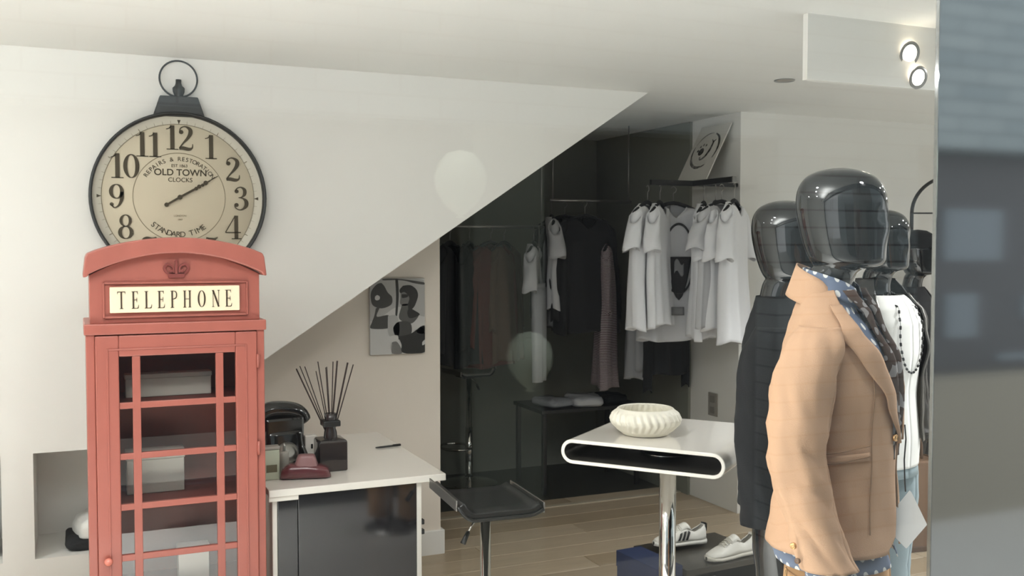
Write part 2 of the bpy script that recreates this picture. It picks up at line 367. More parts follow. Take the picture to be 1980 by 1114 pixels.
# the street behind the photographer (it shows as reflections)
struct('street', MB().box(-6, 12, -2.5, 1.08, -.2, -.12), ASPH, smooth=False)
BR = bpy.data.materials.new('pale_painted_brick'); BR.use_nodes = True
nt = BR.node_tree; b = nt.nodes['Principled BSDF']; b.inputs['Roughness'].default_value = .8
tc = nt.nodes.new('ShaderNodeTexCoord'); mp = nt.nodes.new('ShaderNodeMapping'); mp.inputs['Rotation'].default_value = (R(90), 0, 0)
bt = nt.nodes.new('ShaderNodeTexBrick'); bt.inputs['Scale'].default_value = 1; bt.inputs['Brick Width'].default_value = .42; bt.inputs['Row Height'].default_value = .105
bt.inputs['Mortar Size'].default_value = .006; bt.inputs['Color1'].default_value = srgb((150, 160, 162)); bt.inputs['Color2'].default_value = srgb((130, 142, 146)); bt.inputs['Mortar'].default_value = srgb((78, 84, 88))
nt.links.new(tc.outputs['Object'], mp.inputs[0]); nt.links.new(mp.outputs[0], bt.inputs['Vector']); nt.links.new(bt.outputs[0], b.inputs['Base Color'])
bp = nt.nodes.new('ShaderNodeBump'); bp.inputs['Strength'].default_value = .1; bp.inputs['Distance'].default_value = .004; bp.invert = True
nt.links.new(bt.outputs[1], bp.inputs['Height']); nt.links.new(bp.outputs[0], b.inputs['Normal'])
of = MB(); of.box(-6, 12, -2.7, -2.4, 2.3, 5.0); of.box(3.8, 4.9, -2.7, -2.4, -.2, 2.3); of.box(9.0, 12, -2.7, -2.4, -.2, 2.3); pass; of.box(-6, -3.5, -2.7, -2.4, -.2, 2.3); pass
struct('facade_opposite', of, BR, smooth=False)
struct('pilaster_opposite', MB().box(1.86, 2.26, -2.7, -2.4, -.2, 2.3), mat('plain_grey_render', (112, 118, 110), .8), smooth=False)
struct('shopfront_opposite', MB().box(-3.5, 9.0, -2.75, -2.6, -.2, 2.3), mat('dark_shopfront', (46, 48, 52), .4), smooth=False)
struct('stall_riser_opposite', MB().box(4.9, 9.0, -2.6, -2.38, -.2, .8), mat('sandy_stone', (150, 144, 130), .8), smooth=False)
mc = mat('pale_poster_card', (120, 130, 138), .7)
for i, (x, z, ww, hh, lb) in enumerate(((5.6, 1.75, .55, .35, 'pale wide poster high in the dark shopfront across the street'), (5.5, 1.2, .3, .3, 'small square notice in the shopfront across the street'), (6.3, 1.25, .4, .16, 'narrow pale notice beside the square one across the street'), (6.2, .9, .7, .05, 'thin pale strip low in the shopfront across the street'))):
    o = obj('window_poster', MB().box(-ww/2, ww/2, 0, .02, -hh/2, hh/2), mc, smooth=False, bevel=.002)
    tag(o, lb, 'poster', loc=(x, -2.6, z))
for i, (x, z, rr, lb) in enumerate(((1.62, 1.23, .092, 'pale green balloon hanging low, mirrored in the dark part of the window'), (1.33, 1.92, .10, 'pale balloon hanging high, mirrored over the white stair wall'))):
    t = thing('balloon', lb, 'balloon', (x, -1.2, z), group='balloons outside the shop')
    obj('balloon_skin', MB().lathe([(0.001, rr*1.12), (rr*.5, rr*1.0), (rr*.86, rr*.6), (rr, rr*.1), (rr*.93, -rr*.4), (rr*.65, -rr*.9), (rr*.25, -rr*1.25), (.008, -rr*1.36), (.02, -rr*1.45)], 28), BALLOON, t)
    obj('string', MB().tube([(0, 0, -rr*1.4), (.02, .01, -z*.5), (0, 0, -z-.12)], .0015, 5), SOCKET, t)

# ================================================================== wall clock
ck = thing('wall_clock', 'large round vintage pocket-watch style wall clock with cream dial and ring on top', 'clock', (.415, 4.598, 1.885))
RC = .372
def yl(prof, n=72):  # lathe about the Y axis, facing -Y : prof rows (radius, depth towards viewer)
    m = MB().lathe(prof, n); m.v = [(x, -z, y) for (x, y, z) in m.v]; return m
obj('case', yl([(0.001, 0), (RC, 0), (RC, .05), (RC-.006, .058), (RC-.013, .05), (RC-.015, .02)]), BLACKM, ck)
obj('rim_band', yl([(RC-.014, .022), (.318, .012)]), DIALRIM, ck)
dl = obj('dial', yl([(.0005, .014), (.318, .0142), (.322, .010)]), DIAL, ck)
ring = MB()
for (r, wd) in ((.338, .0014), (.320, .0014), (.193, .0016)):
    m = yl([(r, .0146), (r+wd, .0166), (r+2*wd, .0146)], 72); ring.add(m.v, m.f)
for k in range(60):
    a = 2*pi*k/60; r0, r1 = (.320, .340)
    wv = .0012 if k % 5 else .003
    d = Vector((cos(a), 0, sin(a))); n_ = Vector((-sin(a), 0, cos(a)))*wv/2
    p = [d*r0-n_, d*r1-n_, d*r1+n_, d*r0+n_]
    ring.add([(v.x, -.0146, v.z) for v in p]+[(v.x, -.0166, v.z) for v in p], [(4, 5, 6, 7), (0, 1, 5, 4), (2, 3, 7, 6)])
obj('minute_track', ring, DLINE, ck)
for a in (0, 90, 180, 270):
    tri = MB()
    a = R(a); d = Vector((cos(a), 0, sin(a))); n_ = Vector((-sin(a), 0, cos(a)))*.009
    p = [d*.343-n_, d*.343+n_, d*.322]; tri.prism([0, 1, 2], lambda q, k, p=p: (p[q].x, -.0145-.003*(1-k), p[q].z))
    obj('quarter_marker', tri, DINK, ck)
HN = .106
for h in range(1, 13):
    a = R(90-30*h); s_ = str(h); wd = sum(GW[c] for c in s_)*HN*1.0
    cx, cz = .262*cos(a), .262*sin(a); mb = MB(); x = cx-wd/2
    if h in (10, 11, 12): x += 0.0
    for c_ in s_:
        glyph(mb, c_, lambda p, k, x=x, cz=cz: (x+p[0]*HN*1.05, -.0178+.003*k, cz-HN/2+p[1]*HN)); x += GW[c_]*HN*1.0
    obj('numeral', mb, DINK, ck, smooth=False)
def arc_text(s, r, mid, step, size, up=True):
    for i, ch in enumerate(s):
        if ch == ' ': continue
        a = mid+(i-(len(s)-1)/2)*(-step if up else step); ar = R(a)
        text('letter', ch, size, DINK, ck, (r*cos(ar), -.0152, r*sin(ar)), (R(90), R(-(a-90)) if up else R(-(a+90)), 0), ext=.0008)
arc_text('REPAIRS & RESTORATION', .168, 90, 5.6, .026)
arc_text('STANDARD TIME', .165, -93, 6.6, .034, up=False)
text('lettering', 'EST 1863', .018, DINK, ck, (0, -.0152, .138))
text('lettering', 'OLD TOWN', .040, DINK, ck, (.005, -.0152, .108), bold=.0006)
text('lettering', 'CLOCKS', .027, DINK, ck, (.003, -.0152, .076))
text('lettering', 'LONDON', .012, DLINE, ck, (0, -.0152, -.082))
text('lettering', '1863', .010, DLINE, ck, (0, -.0152, -.098))
def hand(L, tail, ang, y, nodes):
    a = R(ang); d = Vector((cos(a), 0, sin(a))); n_ = Vector((-sin(a), 0, cos(a))); mb = MB()
    pts = [(-tail, .004), (0, .005), (L*.6, .0035), (L, .0012)]
    poly = [(d*t+n_*wd) for t, wd in pts]+[(d*t-n_*wd) for t, wd in reversed(pts)]
    mb.prism(list(range(len(poly))), lambda q, k: (poly[q].x, y+.002*k, poly[q].z))
    for t, r in nodes:
        c_ = d*t; mb.prism([(c_.x+r*cos(2*pi*k/10), c_.z+r*sin(2*pi*k/10)) for k in range(10)], lambda p, k: (p[0], y-.001+.004*k, p[1]))
    return mb
obj('minute_hand', hand(.190, .068, 31, -.026, [(-.066, .010), (.0, .011), (.095, .009), (.128, .010)]), DINK, ck, smooth=False)
obj('hour_hand', hand(.15, .0, 30, -.022, [(.08, .008), (.112, .007)]), DINK, ck, smooth=False)
mb = MB(); mb.prism([(-.108, .365-.012), (.108, .365-.012), (.079, .440), (-.079, .440)], lambda p, k: (p[0], -.045+.04*k, p[1]))
obj('shoulder_bracket', mb, BLACKM, ck, smooth=False, bevel=.003)
obj('crown', MB().lathe([(.001, .515), (.012, .515), (.012, .500), (.016, .488), (.026, .478), (.025, .462), (.019, .448), (.019, .436)], 20, (0, -.025, 0)), BLACKM, ck)
t_ = MB(); t_.tube([(.079*cos(2*pi*k/40), -.025, .518+.079*sin(2*pi*k/40)) for k in range(41)], .0042, 8); obj('hanging_ring', t_, BLACKM, ck)

# ================================================================== telephone box cabinet
tb = thing('telephone_box_cabinet', 'red wooden telephone box cabinet with glazed door and cream TELEPHONE sign', 'cabinet', (.318, 3.65, 0))
D = .36
mb = MB()
mb.box(-.300, -.272, .0, D, 0, 1.385); mb.box(.272, .300, .0, D, 0, 1.385); mb.box(-.272, .272, D-.015, D, 0, 1.385)
mb.box(-.272, .272, .02, D-.015, .0, .10)
obj('carcass', mb, RED, tb, smooth=False, bevel=.003)
box('cornice', (-.306, .306, -.012, D+.006, 1.362, 1.400), RED, tb, bevel=.004)
box('plinth', (-.306, .306, -.012, D+.006, 0, .09), RED, tb, bevel=.004)
box('shelf', (-.27, .27, .03, D-.02, .745, .760), REDIN, tb); box('shelf', (-.27, .27, .03, D-.02, .40, .415), REDIN, tb); box('shelf', (-.27, .27, .03, D-.02, 1.10, 1.115), REDIN, tb)
# head box with arched front
ARC = lambda x, h0, h: h0+h*(1-(x/.30)**2)
def archpoly(hw, z0, zs, rise, n=16):
    return [(hw, z0)]+[(hw-2*hw*k/n, zs+rise*(1-((hw-2*hw*k/n)/hw)**2)) for k in range(n+1)]+[(-hw, z0)]
mb = MB(); mb.prism(archpoly(.286, 1.400, 1.567, .080), lambda p, k: (p[0], .012+(D-.02)*k, p[1])); obj('head_panel', mb, RED, tb, smooth=False, bevel=.002)
# roof: curved shell overhanging, with down-turned ears
n = 20; up_ = []; lo_ = []
for k in range(n+1):
    x = -.292+.584*k/n; up_.append((x, 1.642+.056*(1-(x/.292)**2)**.9)); lo_.append((x*.985, 1.572+.071*(1-(x/.292)**2)))
poly = [(-.306, 1.560)]+[(-.298, 1.628)]+up_+[(.298, 1.628), (.306, 1.560), (.292, 1.563)]+lo_[::-1]+[(-.292, 1.563)]
mb = MB(); mb.prism(poly, lambda p, k: (p[0]*(1 if not k else 1), -.035+(D+.05)*k, p[1])); obj('roof', mb, RED, tb, smooth=False, bevel=.005)
# crown emblem in relief
mb = MB(); T = lambda p, k: (-.002+p[0], .000+.013*k, 1.582+p[1])
mb.prism([(-.026, -.026), (.026, -.026), (.030, -.012), (-.030, -.012)], T)
for pts in ([(-.028, -.012, .008), (-.040, .006, .009), (-.030, .022, .008), (-.012, .012, .007), (-.010, -.008, .007)], [(.028, -.012, .008), (.040, .006, .009), (.030, .022, .008), (.012, .012, .007), (.010, -.008, .007)], [(0, -.012, .009), (0, .01, .010), (0, .026, .006)]):
    g_stroke(mb, pts, T, 0, 5)
for x, z in ((-.018, -.002), (.018, -.002), (0, .030)): g_ball(mb, x, z, .006, T)
obj('crown_emblem', mb, mat('dark_red_relief', (118, 52, 46), .45), tb, smooth=False, bevel=.001)
# sign frame and sign
mb = MB(); fx, f0, f1 = .238, 1.430, 1.540
for a in ((-fx-.006, -fx, f0-.010, f1), (fx, fx+.006, f0-.010, f1), (-fx, fx, f1-.004, f1+.002), (-fx, fx, f0-.012, f0-.006)): mb.box(a[0], a[1], .002, .014, a[2], a[3])
obj('sign_moulding', mb, RED, tb, smooth=False, bevel=.0015)
sg = box('sign_plate', (-.222, .214, -.002, .012, 1.436, 1.526), CREAM, tb)
x = -.199; hh = .060
for ch in 'TELEPHONE':
    mb = MB(); glyph(mb, ch, lambda p, k, x=x: (x+p[0]*hh*.72, -.0038+.003*k, 1.450+p[1]*hh)); obj('letter', mb, INK, sg, smooth=False); x += {'H': .050, 'O': .048, 'N': .046, 'L': .043, 'T': .046}.get(ch, .0425)
# door
dr = MB(); dx = .2715; zb, zt = .105, 1.358; gx = .196; gb, gt = .205, 1.285
dr.box(-dx, -gx, -.010, .018, zb, zt); dr.box(gx, dx, -.010, .018, zb, zt); dr.box(-gx, gx, -.010, .018, gt, zt); dr.box(-gx, gx, -.010, .018, zb, gb)
door = obj('door', dr, RED, tb, smooth=False, bevel=.004)
mb = MB()
for (a0, a1, c0, c1) in ((-.236, -.230, gb-.04, gt+.028), (.230, .236, gb-.04, gt+.028), (-.230, .230, gt+.022, gt+.028), (-.230, .230, gb-.04, gb-.034)): mb.box(a0, a1, -.0135, -.008, c0, c1)
obj('door_moulding', mb, RED, door, smooth=False, bevel=.0015)
rows = [1.285, 1.112, .934, .756, .577, .400, .205]
for k in range(1, 6): box('glazing_bar', (-gx, gx, -.006, .012, rows[k]-.010, rows[k]+.012), RED, door, bevel=.002)
for xx in (-.140, .140): box('glazing_bar', (xx-.0135, xx+.0135, -.0065, .0125, gb, gt), RED, door, bevel=.002)
for k in range(6):
    for a, b_ in ((-gx, -.1535), (-.1265, .1265), (.1535, gx)):
        obj('glass_pane', MB().box(a+.0005, b_-.0005, .002, .005, rows[k+1]+.012 if k < 5 else gb, rows[k]-.010 if k else gt), GLASS, door, smooth=False)
obj('knob', yl([(.001, .030), (.010, .028), (.0145, .018), (.011, .008), (.006, .0)], 20), mat('glossy_coral_knob', (206, 120, 104), .2, coat=.5), door).location = (-.240, -.010, .578)
for z in (.30, .93, 1.25): obj('hinge', MB().tube([(.275, -.012, z-.025), (.275, -.012, z+.025)], .0055, 8), RED, tb)
# pale boxes added inside to stand in for reflections in the panes
for i, (x, z, ww, hh, dd, lb) in enumerate(((-.02, 1.1155, .30, .085, .06, 'wide grey block standing in for a reflection in the upper panes of the telephone box'), (-.07, .7605, .20, .155, .08, 'upright grey block standing in for a reflection in the middle panes of the telephone box'), (.06, .4155, .11, .13, .06, 'small grey block standing in for a reflection in the lower panes of the telephone box'))):
    o = thing('reflection_block', lb, 'box', (.318+x, 3.65+.16, z), group='reflection stand-ins inside the telephone box')
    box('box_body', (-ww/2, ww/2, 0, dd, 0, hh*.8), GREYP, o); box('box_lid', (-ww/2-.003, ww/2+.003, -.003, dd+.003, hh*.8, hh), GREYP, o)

# ================================================================== niche contents
def folded(name, lab, loc, rz, w_, d_, h_, m, seed, tilt=0):
    def f(u, v):
        a = 2*pi*u; sx = abs(cos(a))**.35*(1 if cos(a) > 0 else -1); sy = abs(sin(a))**.35*(1 if sin(a) > 0 else -1)
        q = interp([(0, .0, 0), (.04, .9, 0), (.3, 1.03, .3), (.7, 1.03, .75), (.93, .93, 1), (1, .0, 1.02)], v)
        nz = noise.noise(Vector((sx*2.3+seed, sy*2.3, v*2)))*.014
        x = sx*w_/2*q[0]; return (x*(1+nz*2), sy*d_/2*q[0]*(1+nz*3), max(0, q[1]*h_+(nz+tilt*x if v > .25 else 0)))
    o = obj(name, MB().grid(f, 40, 14), m); tag(o, lab, 'clothes', 'folded clothes in the wall niches', loc, rz); return o
folded('folded_shirt', 'dark grey folded garment at the bottom of the niche beside the telephone box', (.06, 4.76, .336), 0, .26, .24, .05, BLACKF, 1)
folded('folded_shirt', 'crumpled white folded shirt on top of the dark one in the niche', (.095, 4.78, .384), .2, .25, .22, .10, WHT, 4, .30)
folded('folded_shirt', 'blue grey folded garment in the niche at the left edge', (-.46, 4.78, .336), 0, .24, .22, .12, NAVY, 8)

# ================================================================== counter and things on it
ct = thing('counter', 'white gloss counter with black gloss doors beneath the stair slope', 'counter', (0, 0, 0))
box('worktop', (.64, 1.345, 3.71, 4.70, .722, .750), GLOSSW, ct, bevel=.003)
box('side_panel', (1.228, 1.250, 3.735, 4.66, 0, .722), GLOSSW, ct)
box('side_panel', (.655, .675, 3.735, 4.66, 0, .722), GLOSSW, ct)
box('back_panel', (.675, 1.228, 4.62, 4.64, 0, .722), GLOSSW, ct)
box('apron', (.640, .752, 3.716, 3.73, .704, .724), GLOSSW, ct, bevel=.002)
box('cupboard_door', (.676, .7505, 3.732, 3.750, .06, .703), GLOSSB, ct, bevel=.0015)
box('cupboard_door', (.7535, 1.227, 3.732, 3.750, .06, .720), GLOSSB, ct, bevel=.0015)
box('kickboard', (.68, 1.22, 3.78, 3.80, 0, .06), GLOSSB, ct)
box('catch', (1.248, 1.262, 3.735, 3.76, .545, .565), BLACKG, ct); box('catch', (1.248, 1.262, 3.735, 3.76, .505, .525), BLACKG, ct)

df = thing('reed_diffuser', 'square dark glass reed diffuser with eleven dark reeds on the counter', 'diffuser', (.938, 3.98, .7502)); df.scale = (1.36, 1.36, 1.36)
def sq(w0, z0): return [(w0, w0, z0), (-w0, w0, z0), (-w0, -w0, z0), (w0, -w0, z0)]
mb = MB(); vs = sq(.040, 0)+sq(.042, .004)+sq(.042, .088)+sq(.038, .094)+sq(.016, .098)
mb.add(vs, [(3, 2, 1, 0)]+[(i*4+k, i*4+(k+1) % 4, i*4+4+(k+1) % 4, i*4+4+k) for i in range(4) for k in range(4)]+[(16, 17, 18, 19)], flat=True)
obj('bottle', mb, DKGLS, df, bevel=.002, smooth=False)
obj('neck', MB().lathe([(.021, .096), (.019, .115), (.014, .13), (.014, .14)], 20), DKGLS, df)
box('collar', (-.026, .026, -.026, .026, .132, .150), BLACKG, df)
obj('stopper', MB().lathe([(.017, .150), (.019, .170), (.015, .170), (.013, .152)], 20), DKGLS, df)
for (tx, ty, tz, rr) in ((-.108, .0, .310, .0024), (-.094, .02, .315, .0016), (-.078, .03, .312, .0016), (-.052, .0, .300, .0014), (-.040, .03, .325, .0016), (-.028, -.02, .312, .0014), (-.014, .03, .308, .0014), (.0, .01, .325, .0016), (.010, .0, .328, .0026), (.043, .01, .320, .0028), (.062, .02, .312, .0018)):
    obj('reed', MB().tube([(-tx*.10, -ty*.3, .06), (tx*1.05+.012, ty, tz)], rr, 6), REED, df)

pn = thing('pen', 'black pen lying on the white counter top', 'pen', (1.275, 4.31, .7545), R(8))
obj('barrel', MB().tube([(-.055, 0, 0), (-.03, 0, 0), (.07, 0, 0)], [.003, .0045, .0045], 8), BLACKG, pn); obj('clip', MB().box(.03, .068, -.001, .001, .004, .006), BLACKG, pn)

ph = thing('telephone', 'black vintage desk telephone with domed handset beside the telephone box cabinet', 'telephone', (.765, 4.12, .7502), R(8))
obj('body', MB().grid(lambda u, v: (lambda a, q: (q[0]*abs(cos(a))**.5*(1 if cos(a) > 0 else -1), q[1]*abs(sin(a))**.5*(1 if sin(a) > 0 else -1), q[2]))(2*pi*u, interp([(0, .0, .0, 0), (.02, .115, .09, 0), (.25, .108, .085, .03), (.6, .088, .065, .09), (.9, .086, .05, .15), (.97, .08, .04, .155), (1, 0, 0, .156)], v)), 40, 16), BAKE, ph)
obj('dial', MB().lathe([(.045, 0), (.043, .008), (.02, .012), (.001, .012)], 24), STEEL, ph); ph.children[-1].rotation_euler = (R(62), 0, 0); ph.children[-1].location = (0, -.078, .07)
hs = catmull([(-.135, 0, .165), (-.11, 0, .205), (-.05, 0, .236), (.03, 0, .232), (.075, 0, .212), (.100, 0, .175)], 5)
obj('handset', MB().tube(hs, [.038]*4+[.038]*3+[.037]*(len(hs)-13)+[.036, .036, .035, .034, .032, .020], 14), BAKE, ph)
box('cradle', (-.082, .085, -.045, .045, .12, .208), BAKE, ph, bevel=.012)
mc_ = thing('ornament_car', 'low maroon car-shaped ornament at the front of the counter', 'ornament', (.808, 3.86, .7502), R(-14))
obj('body', MB().grid(lambda u, v: (lambda a, q: (-.100+.2*v, q[0]*abs(cos(a))**.7*(1 if cos(a) > 0 else -1), q[1]*.5+q[1]*.5*abs(sin(a))**.7*(1 if sin(a) > 0 else -1)))(2*pi*u, interp([(0, .002, .004), (.03, .032, .04), (.2, .038, .060), (.5, .040, .062), (.75, .040, .055), (.93, .034, .045), (.98, .022, .032), (1, .002, .01)], v)), 24, 20), MAROON, mc_)
obj('cabin', MB().grid(lambda u, v: (lambda a, q: (.004+q[0]*.042*abs(cos(a))**.5*(1 if cos(a) > 0 else -1), q[0]*.030*abs(sin(a))**.5*(1 if sin(a) > 0 else -1), q[1]))(2*pi*u, interp([(0, 1.1, .052), (.7, .82, .088), (.9, .7, .094), (1, 0, .095)], v)), 24, 8), MAUVE, mc_)
wb = thing('perfume_box', 'pale green glass bottle box standing against the telephone box cabinet', 'box', (.690, 3.90, .7502))
box('carton', (-.04, .022, -.02, .02, 0, .118), PALEG, wb); box('lid', (-.041, .023, -.021, .021, .119, .132), SOCKET, wb); box('print_panel', (-.03, .012, -.0212, -.02, .03, .06), mat('olive_print', (96, 92, 70), .5), wb)
wc = thing('diffuser_carton', 'slim white carton standing between the telephone and the diffuser', 'box', (.885, 4.10, .7502))
box('carton', (-.03, .02, -.02, .02, 0, .125), GLOSSW, wc); box('printed_spot', (-.006, .002, -.0212, -.02, .07, .09), BLACKG, wc)
sb = thing('spray_bottle', 'tiny clear grey bottle with pointed cap in front of the telephone', 'bottle', (.745, 3.965, .7502))
obj('glass_body', MB().lathe([(.001, 0), (.020, 0), (.020, .085), (.012, .093), (.001, .093)], 16), SOCKET, sb); obj('cap', MB().lathe([(.006, .093), (.006, .11), (.003, .125), (.001, .126)], 12), STEEL, sb)

# poster in the alcove (a boxer at a punch ball, in greys)
po = thing('canvas_print', 'black and white canvas print of a boxer and punch ball on the alcove wall', 'picture', (1.387, 4.998, 1.10))
PW, PH_ = .300, .400
box('canvas', (0, PW, -.018, 0, 0, PH_), POSTG[1], po, bevel=.002)
def flat(nm, pts, m, lay, closed=True, lab=None):
    q = [p[:2] for p in catmull(list(pts)+[pts[0]], 5)][:-1] if closed else pts
    mb = MB(); mb.prism([(min(1, max(0, x))*PW, min(1, max(0, z))*PH_) for x, z in q], lambda p, k: (p[0], -.0182-.0004*lay+.0006*k, p[1])); obj(nm, mb, m, po, smooth=False)
def P2(l): return [(x/650, 1-y/940) for x, y in [(a-82, b-80) for a, b in l]]
flat('printed_figure', P2([(90, 100), (720, 100), (732, 500), (730, 560), (600, 520), (400, 430), (90, 600)]), POSTG[0], 1)
flat('printed_figure', P2([(215, 130), (250, 170), (290, 250), (340, 310), (330, 400), (220, 445), (120, 410), (92, 330), (100, 230), (160, 150)]), POSTG[2], 3, lab=0)
flat('printed_figure', P2([(140, 300), (165, 280), (195, 300), (190, 335), (160, 345), (140, 330)]), POSTG[1], 4)
flat('printed_figure', P2([(380, 90), (410, 90), (420, 300), (400, 540), (380, 540), (388, 300)]), POSTG[3], 2)
flat('printed_figure', P2([(230, 85), (390, 80), (720, 130), (725, 160), (600, 140), (500, 110), (390, 98), (240, 100)]), POSTG[2], 2)
flat('printed_figure', P2([(470, 170), (560, 165), (630, 220), (650, 300), (620, 400), (590, 450), (540, 480), (530, 400), (545, 320), (490, 250), (440, 260), (430, 220)]), POSTG[3], 5)
flat('printed_figure', P2([(440, 255), (490, 245), (550, 320), (540, 400), (480, 420), (435, 390), (440, 320)]), POSTG[4], 4)
flat('printed_figure', P2([(455, 275), (520, 280), (525, 310), (460, 320)]), POSTG[3], 6)
flat('printed_figure', P2([(460, 400), (540, 410), (560, 560), (660, 540), (580, 640), (480, 620), (420, 560)]), POSTG[5], 4)
flat('printed_figure', P2([(545, 440), (590, 470), (670, 530), (600, 570), (540, 570), (520, 500)]), POSTG[3], 6)
flat('printed_figure', P2([(150, 440), (190, 440), (160, 545), (290, 530), (330, 600), (300, 690), (95, 690), (100, 620), (130, 540)]), POSTG[2], 3)
flat('printed_figure', P2([(290, 540), (400, 550), (420, 780), (300, 780)]), POSTG[0], 5)
flat('printed_figure', P2([(400, 620), (480, 610), (560, 640), (570, 760), (500, 820), (400, 830), (350, 700)]), POSTG[2], 5)
flat('printed_figure', P2([(590, 640), (731, 560), (732, 760), (640, 760)]), POSTG[1], 6)
flat('printed_figure', P2([(410, 800), (560, 770), (732, 680), (732, 1005), (470, 1005), (450, 900)]), POSTG[3], 6)
flat('printed_figure', P2([(200, 820), (320, 790), (400, 785), (405, 850), (320, 870), (240, 915), (205, 880)]), POSTG[1], 7)
flat('printed_figure', P2([(340, 870), (400, 870), (460, 1005), (340, 1005)]), POSTG[4], 5)
flat('printed_figure', P2([(700, 880), (735, 850), (735, 900), (700, 920)]), POSTG[1], 8)

# ================================================================== bar stools
def stool(name, lab, loc, rz, seat_z, sc=1., low=.40, sm=BLKLEA):
    t = thing(name, lab, 'bar stool', loc, rz, 'bar stools')
    hx, hy = .165*sc, .185*sc
    def prof(x):  # upturned both ends
        e = max(0, abs(x)/hx-.62)/.38; return .055*sc*e*e*(1 if x < 0 else .35)
    obj('seat', MB().grid(lambda u, v: (-hx+2*hx*u, -hy+2*hy*v, seat_z-.018+prof(-hx+2*hx*u)), 18, 4), sm, t, solid=.030*sc, bevel=.006, off=1)
    for s_ in (-1, 1):
        ed = [(-hx+2*hx*k/18, s_*(hy+.004), seat_z-.014+prof(-hx+2*hx*k/18)) for k in range(19)]
        obj('edge_trim', MB().tube(ed, .007*sc, 6), BLACKG, t)
    obj('end_trim', MB().box(-hx-.006, -hx, -hy, hy, seat_z+.025*sc, seat_z+.064*sc), STEEL, t, smooth=False, bevel=.002)
    obj('end_trim', MB().box(hx, hx+.006, -hy, hy, seat_z-.01, seat_z+.03*sc), STEEL, t, smooth=False, bevel=.002)
    obj('seat_bracket', MB().box(-.07, .07, -.07, .07, seat_z-.036, seat_z-.020), BLACKG, t, smooth=False, bevel=.003)
    obj('column', MB().tube([(0, 0, .03), (0, 0, low), (0, 0, low+.001), (0, 0, seat_z-.03)], [.027, .027, .020, .020], 18), CHROME, t)
    obj('base', MB().lathe([(.001, 0), (.20, 0), (.20, .006), (.17, .014), (.06, .03), (.03, .05)], 36), CHROME, t)
    obj('footrest', MB().tube(catmull([(.0, -.02, .27), (.03, -.1, .27), (.12, -.13, .27), (.2, -.06, .27), (.2, .06, .27), (.12, .13, .27), (.03, .1, .27), (0, .02, .27)], 4), .009, 8), CHROME, t)
    lv = obj('height_lever', MB().tube([(0, 0, seat_z-.04), (-.06, -.03, seat_z-.07), (-.085, -.04, seat_z-.105)], .004, 6), CHROME, t)
    obj('lever_grip', MB().tube([(-.080, -.038, seat_z-.097), (-.105, -.048, seat_z-.137)], [.008, .011], 8), BLACKG, t)
    return t
stool('bar_stool', 'black bar stool with upturned seat at the right end of the white counter', (1.402, 3.43, 0), R(-4), .695, 1.0)
stool('bar_stool', 'small distant bar stool standing in the dim back room', (2.50, 6.42, 0), R(186), .79, .80, sm=mat('mid_grey_leather', (150, 150, 146), .5))

# ================================================================== bar table and bowl
bt_ = thing('bar_table', 'white gloss bar table with looped top on a chrome column', 'table', (1.931, 2.987, 0), R(-51.5))
hw = .290; tz0, tz1 = .915, 1.0; rr = (tz1-tz0)/2
def loop(hw_, z0, z1):
    r = (z1-z0)/2; zc = (z0+z1)/2; p = []
    for k in range(13): a = -pi/2+pi*k/12; p.append((hw_-r+r*cos(a), zc+r*sin(a)))
    for k in range(13): a = pi/2+pi*k/12; p.append((-hw_+r+r*cos(a), zc+r*sin(a)))
    return p
po_, pi_ = loop(hw, tz0, tz1), loop(hw-.013, tz0+.013, tz1-.013); n = len(po_)
mb = MB(); vs = [(x, -.29, z) for x, z in po_]+[(x, -.29, z) for x, z in pi_]+[(x, .29, z) for x, z in po_]+[(x, .29, z) for x, z in pi_]
fs = []
for k in range(n):
    j = (k+1) % n; fs += [(k, j, n+j, n+k), (2*n+k, 3*n+k, 3*n+j, 2*n+j), (k, 2*n+k, 2*n+j, j), (n+k, n+j, 3*n+j, 3*n+k)]
mb.add(vs, fs); tp = obj('table_top', mb, GLOSSW, bt_, bevel=.0025)
for p in tp.data.polygons: p.use_smooth = abs(p.normal.y) < .5
tp.data.set_sharp_from_angle(angle=R(40))
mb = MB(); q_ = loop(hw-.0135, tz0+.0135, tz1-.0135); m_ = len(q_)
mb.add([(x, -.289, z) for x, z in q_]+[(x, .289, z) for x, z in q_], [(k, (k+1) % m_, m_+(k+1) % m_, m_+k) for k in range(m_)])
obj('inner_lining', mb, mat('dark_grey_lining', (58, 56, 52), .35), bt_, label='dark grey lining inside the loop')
obj('mounting_plate', MB().lathe([(.001, .926), (.10, .926), (.10, .932), (.03, .95), (.001, .95)], 30), CHROME, bt_)
obj('column', MB().tube([(0, 0, .02), (0, 0, .916)], .030, 28), CHROME, bt_)
obj('column_collar', MB().tube([(0, 0, .02), (0, 0, .12)], .036, 24), CHROME, bt_)
obj('base', MB().lathe([(.001, 0), (.225, 0), (.225, .008), (.2, .016), (.06, .032), (.03, .05)], 40), CHROME, bt_)
tri_ = lambda t: 1-2*abs((t % 1)-.5)*2
def ribs(q, z):
    ph_ = (z-.045)/.045; sh = abs(ph_)*.62; am = .042*min(1, max(0, (z-.012)/.02))*min(1, max(0, (.088-z)/.012)); return 1+am*tri_(q*30/(2*pi)+sh)
bo = thing('bowl', 'white ceramic bowl with zigzag ribs on the bar table', 'bowl', (1.835, 2.985, 1.0003))
prof = [(.001, 0), (.070, 0)]+[(interp([(0, .082), (.2, .102), (.45, .120), (.6, .124), (.8, .117), (1, .100)], k/24)[0], .002+.090*k/24) for k in range(25)]+[(.096, .0945), (.092, .091), (.106, .07), (.110, .05), (.092, .02), (.06, .008), (.001, .006)]
obj('bowl_wall', MB().lathe(prof, 240, rf=ribs), CERAM, bo)

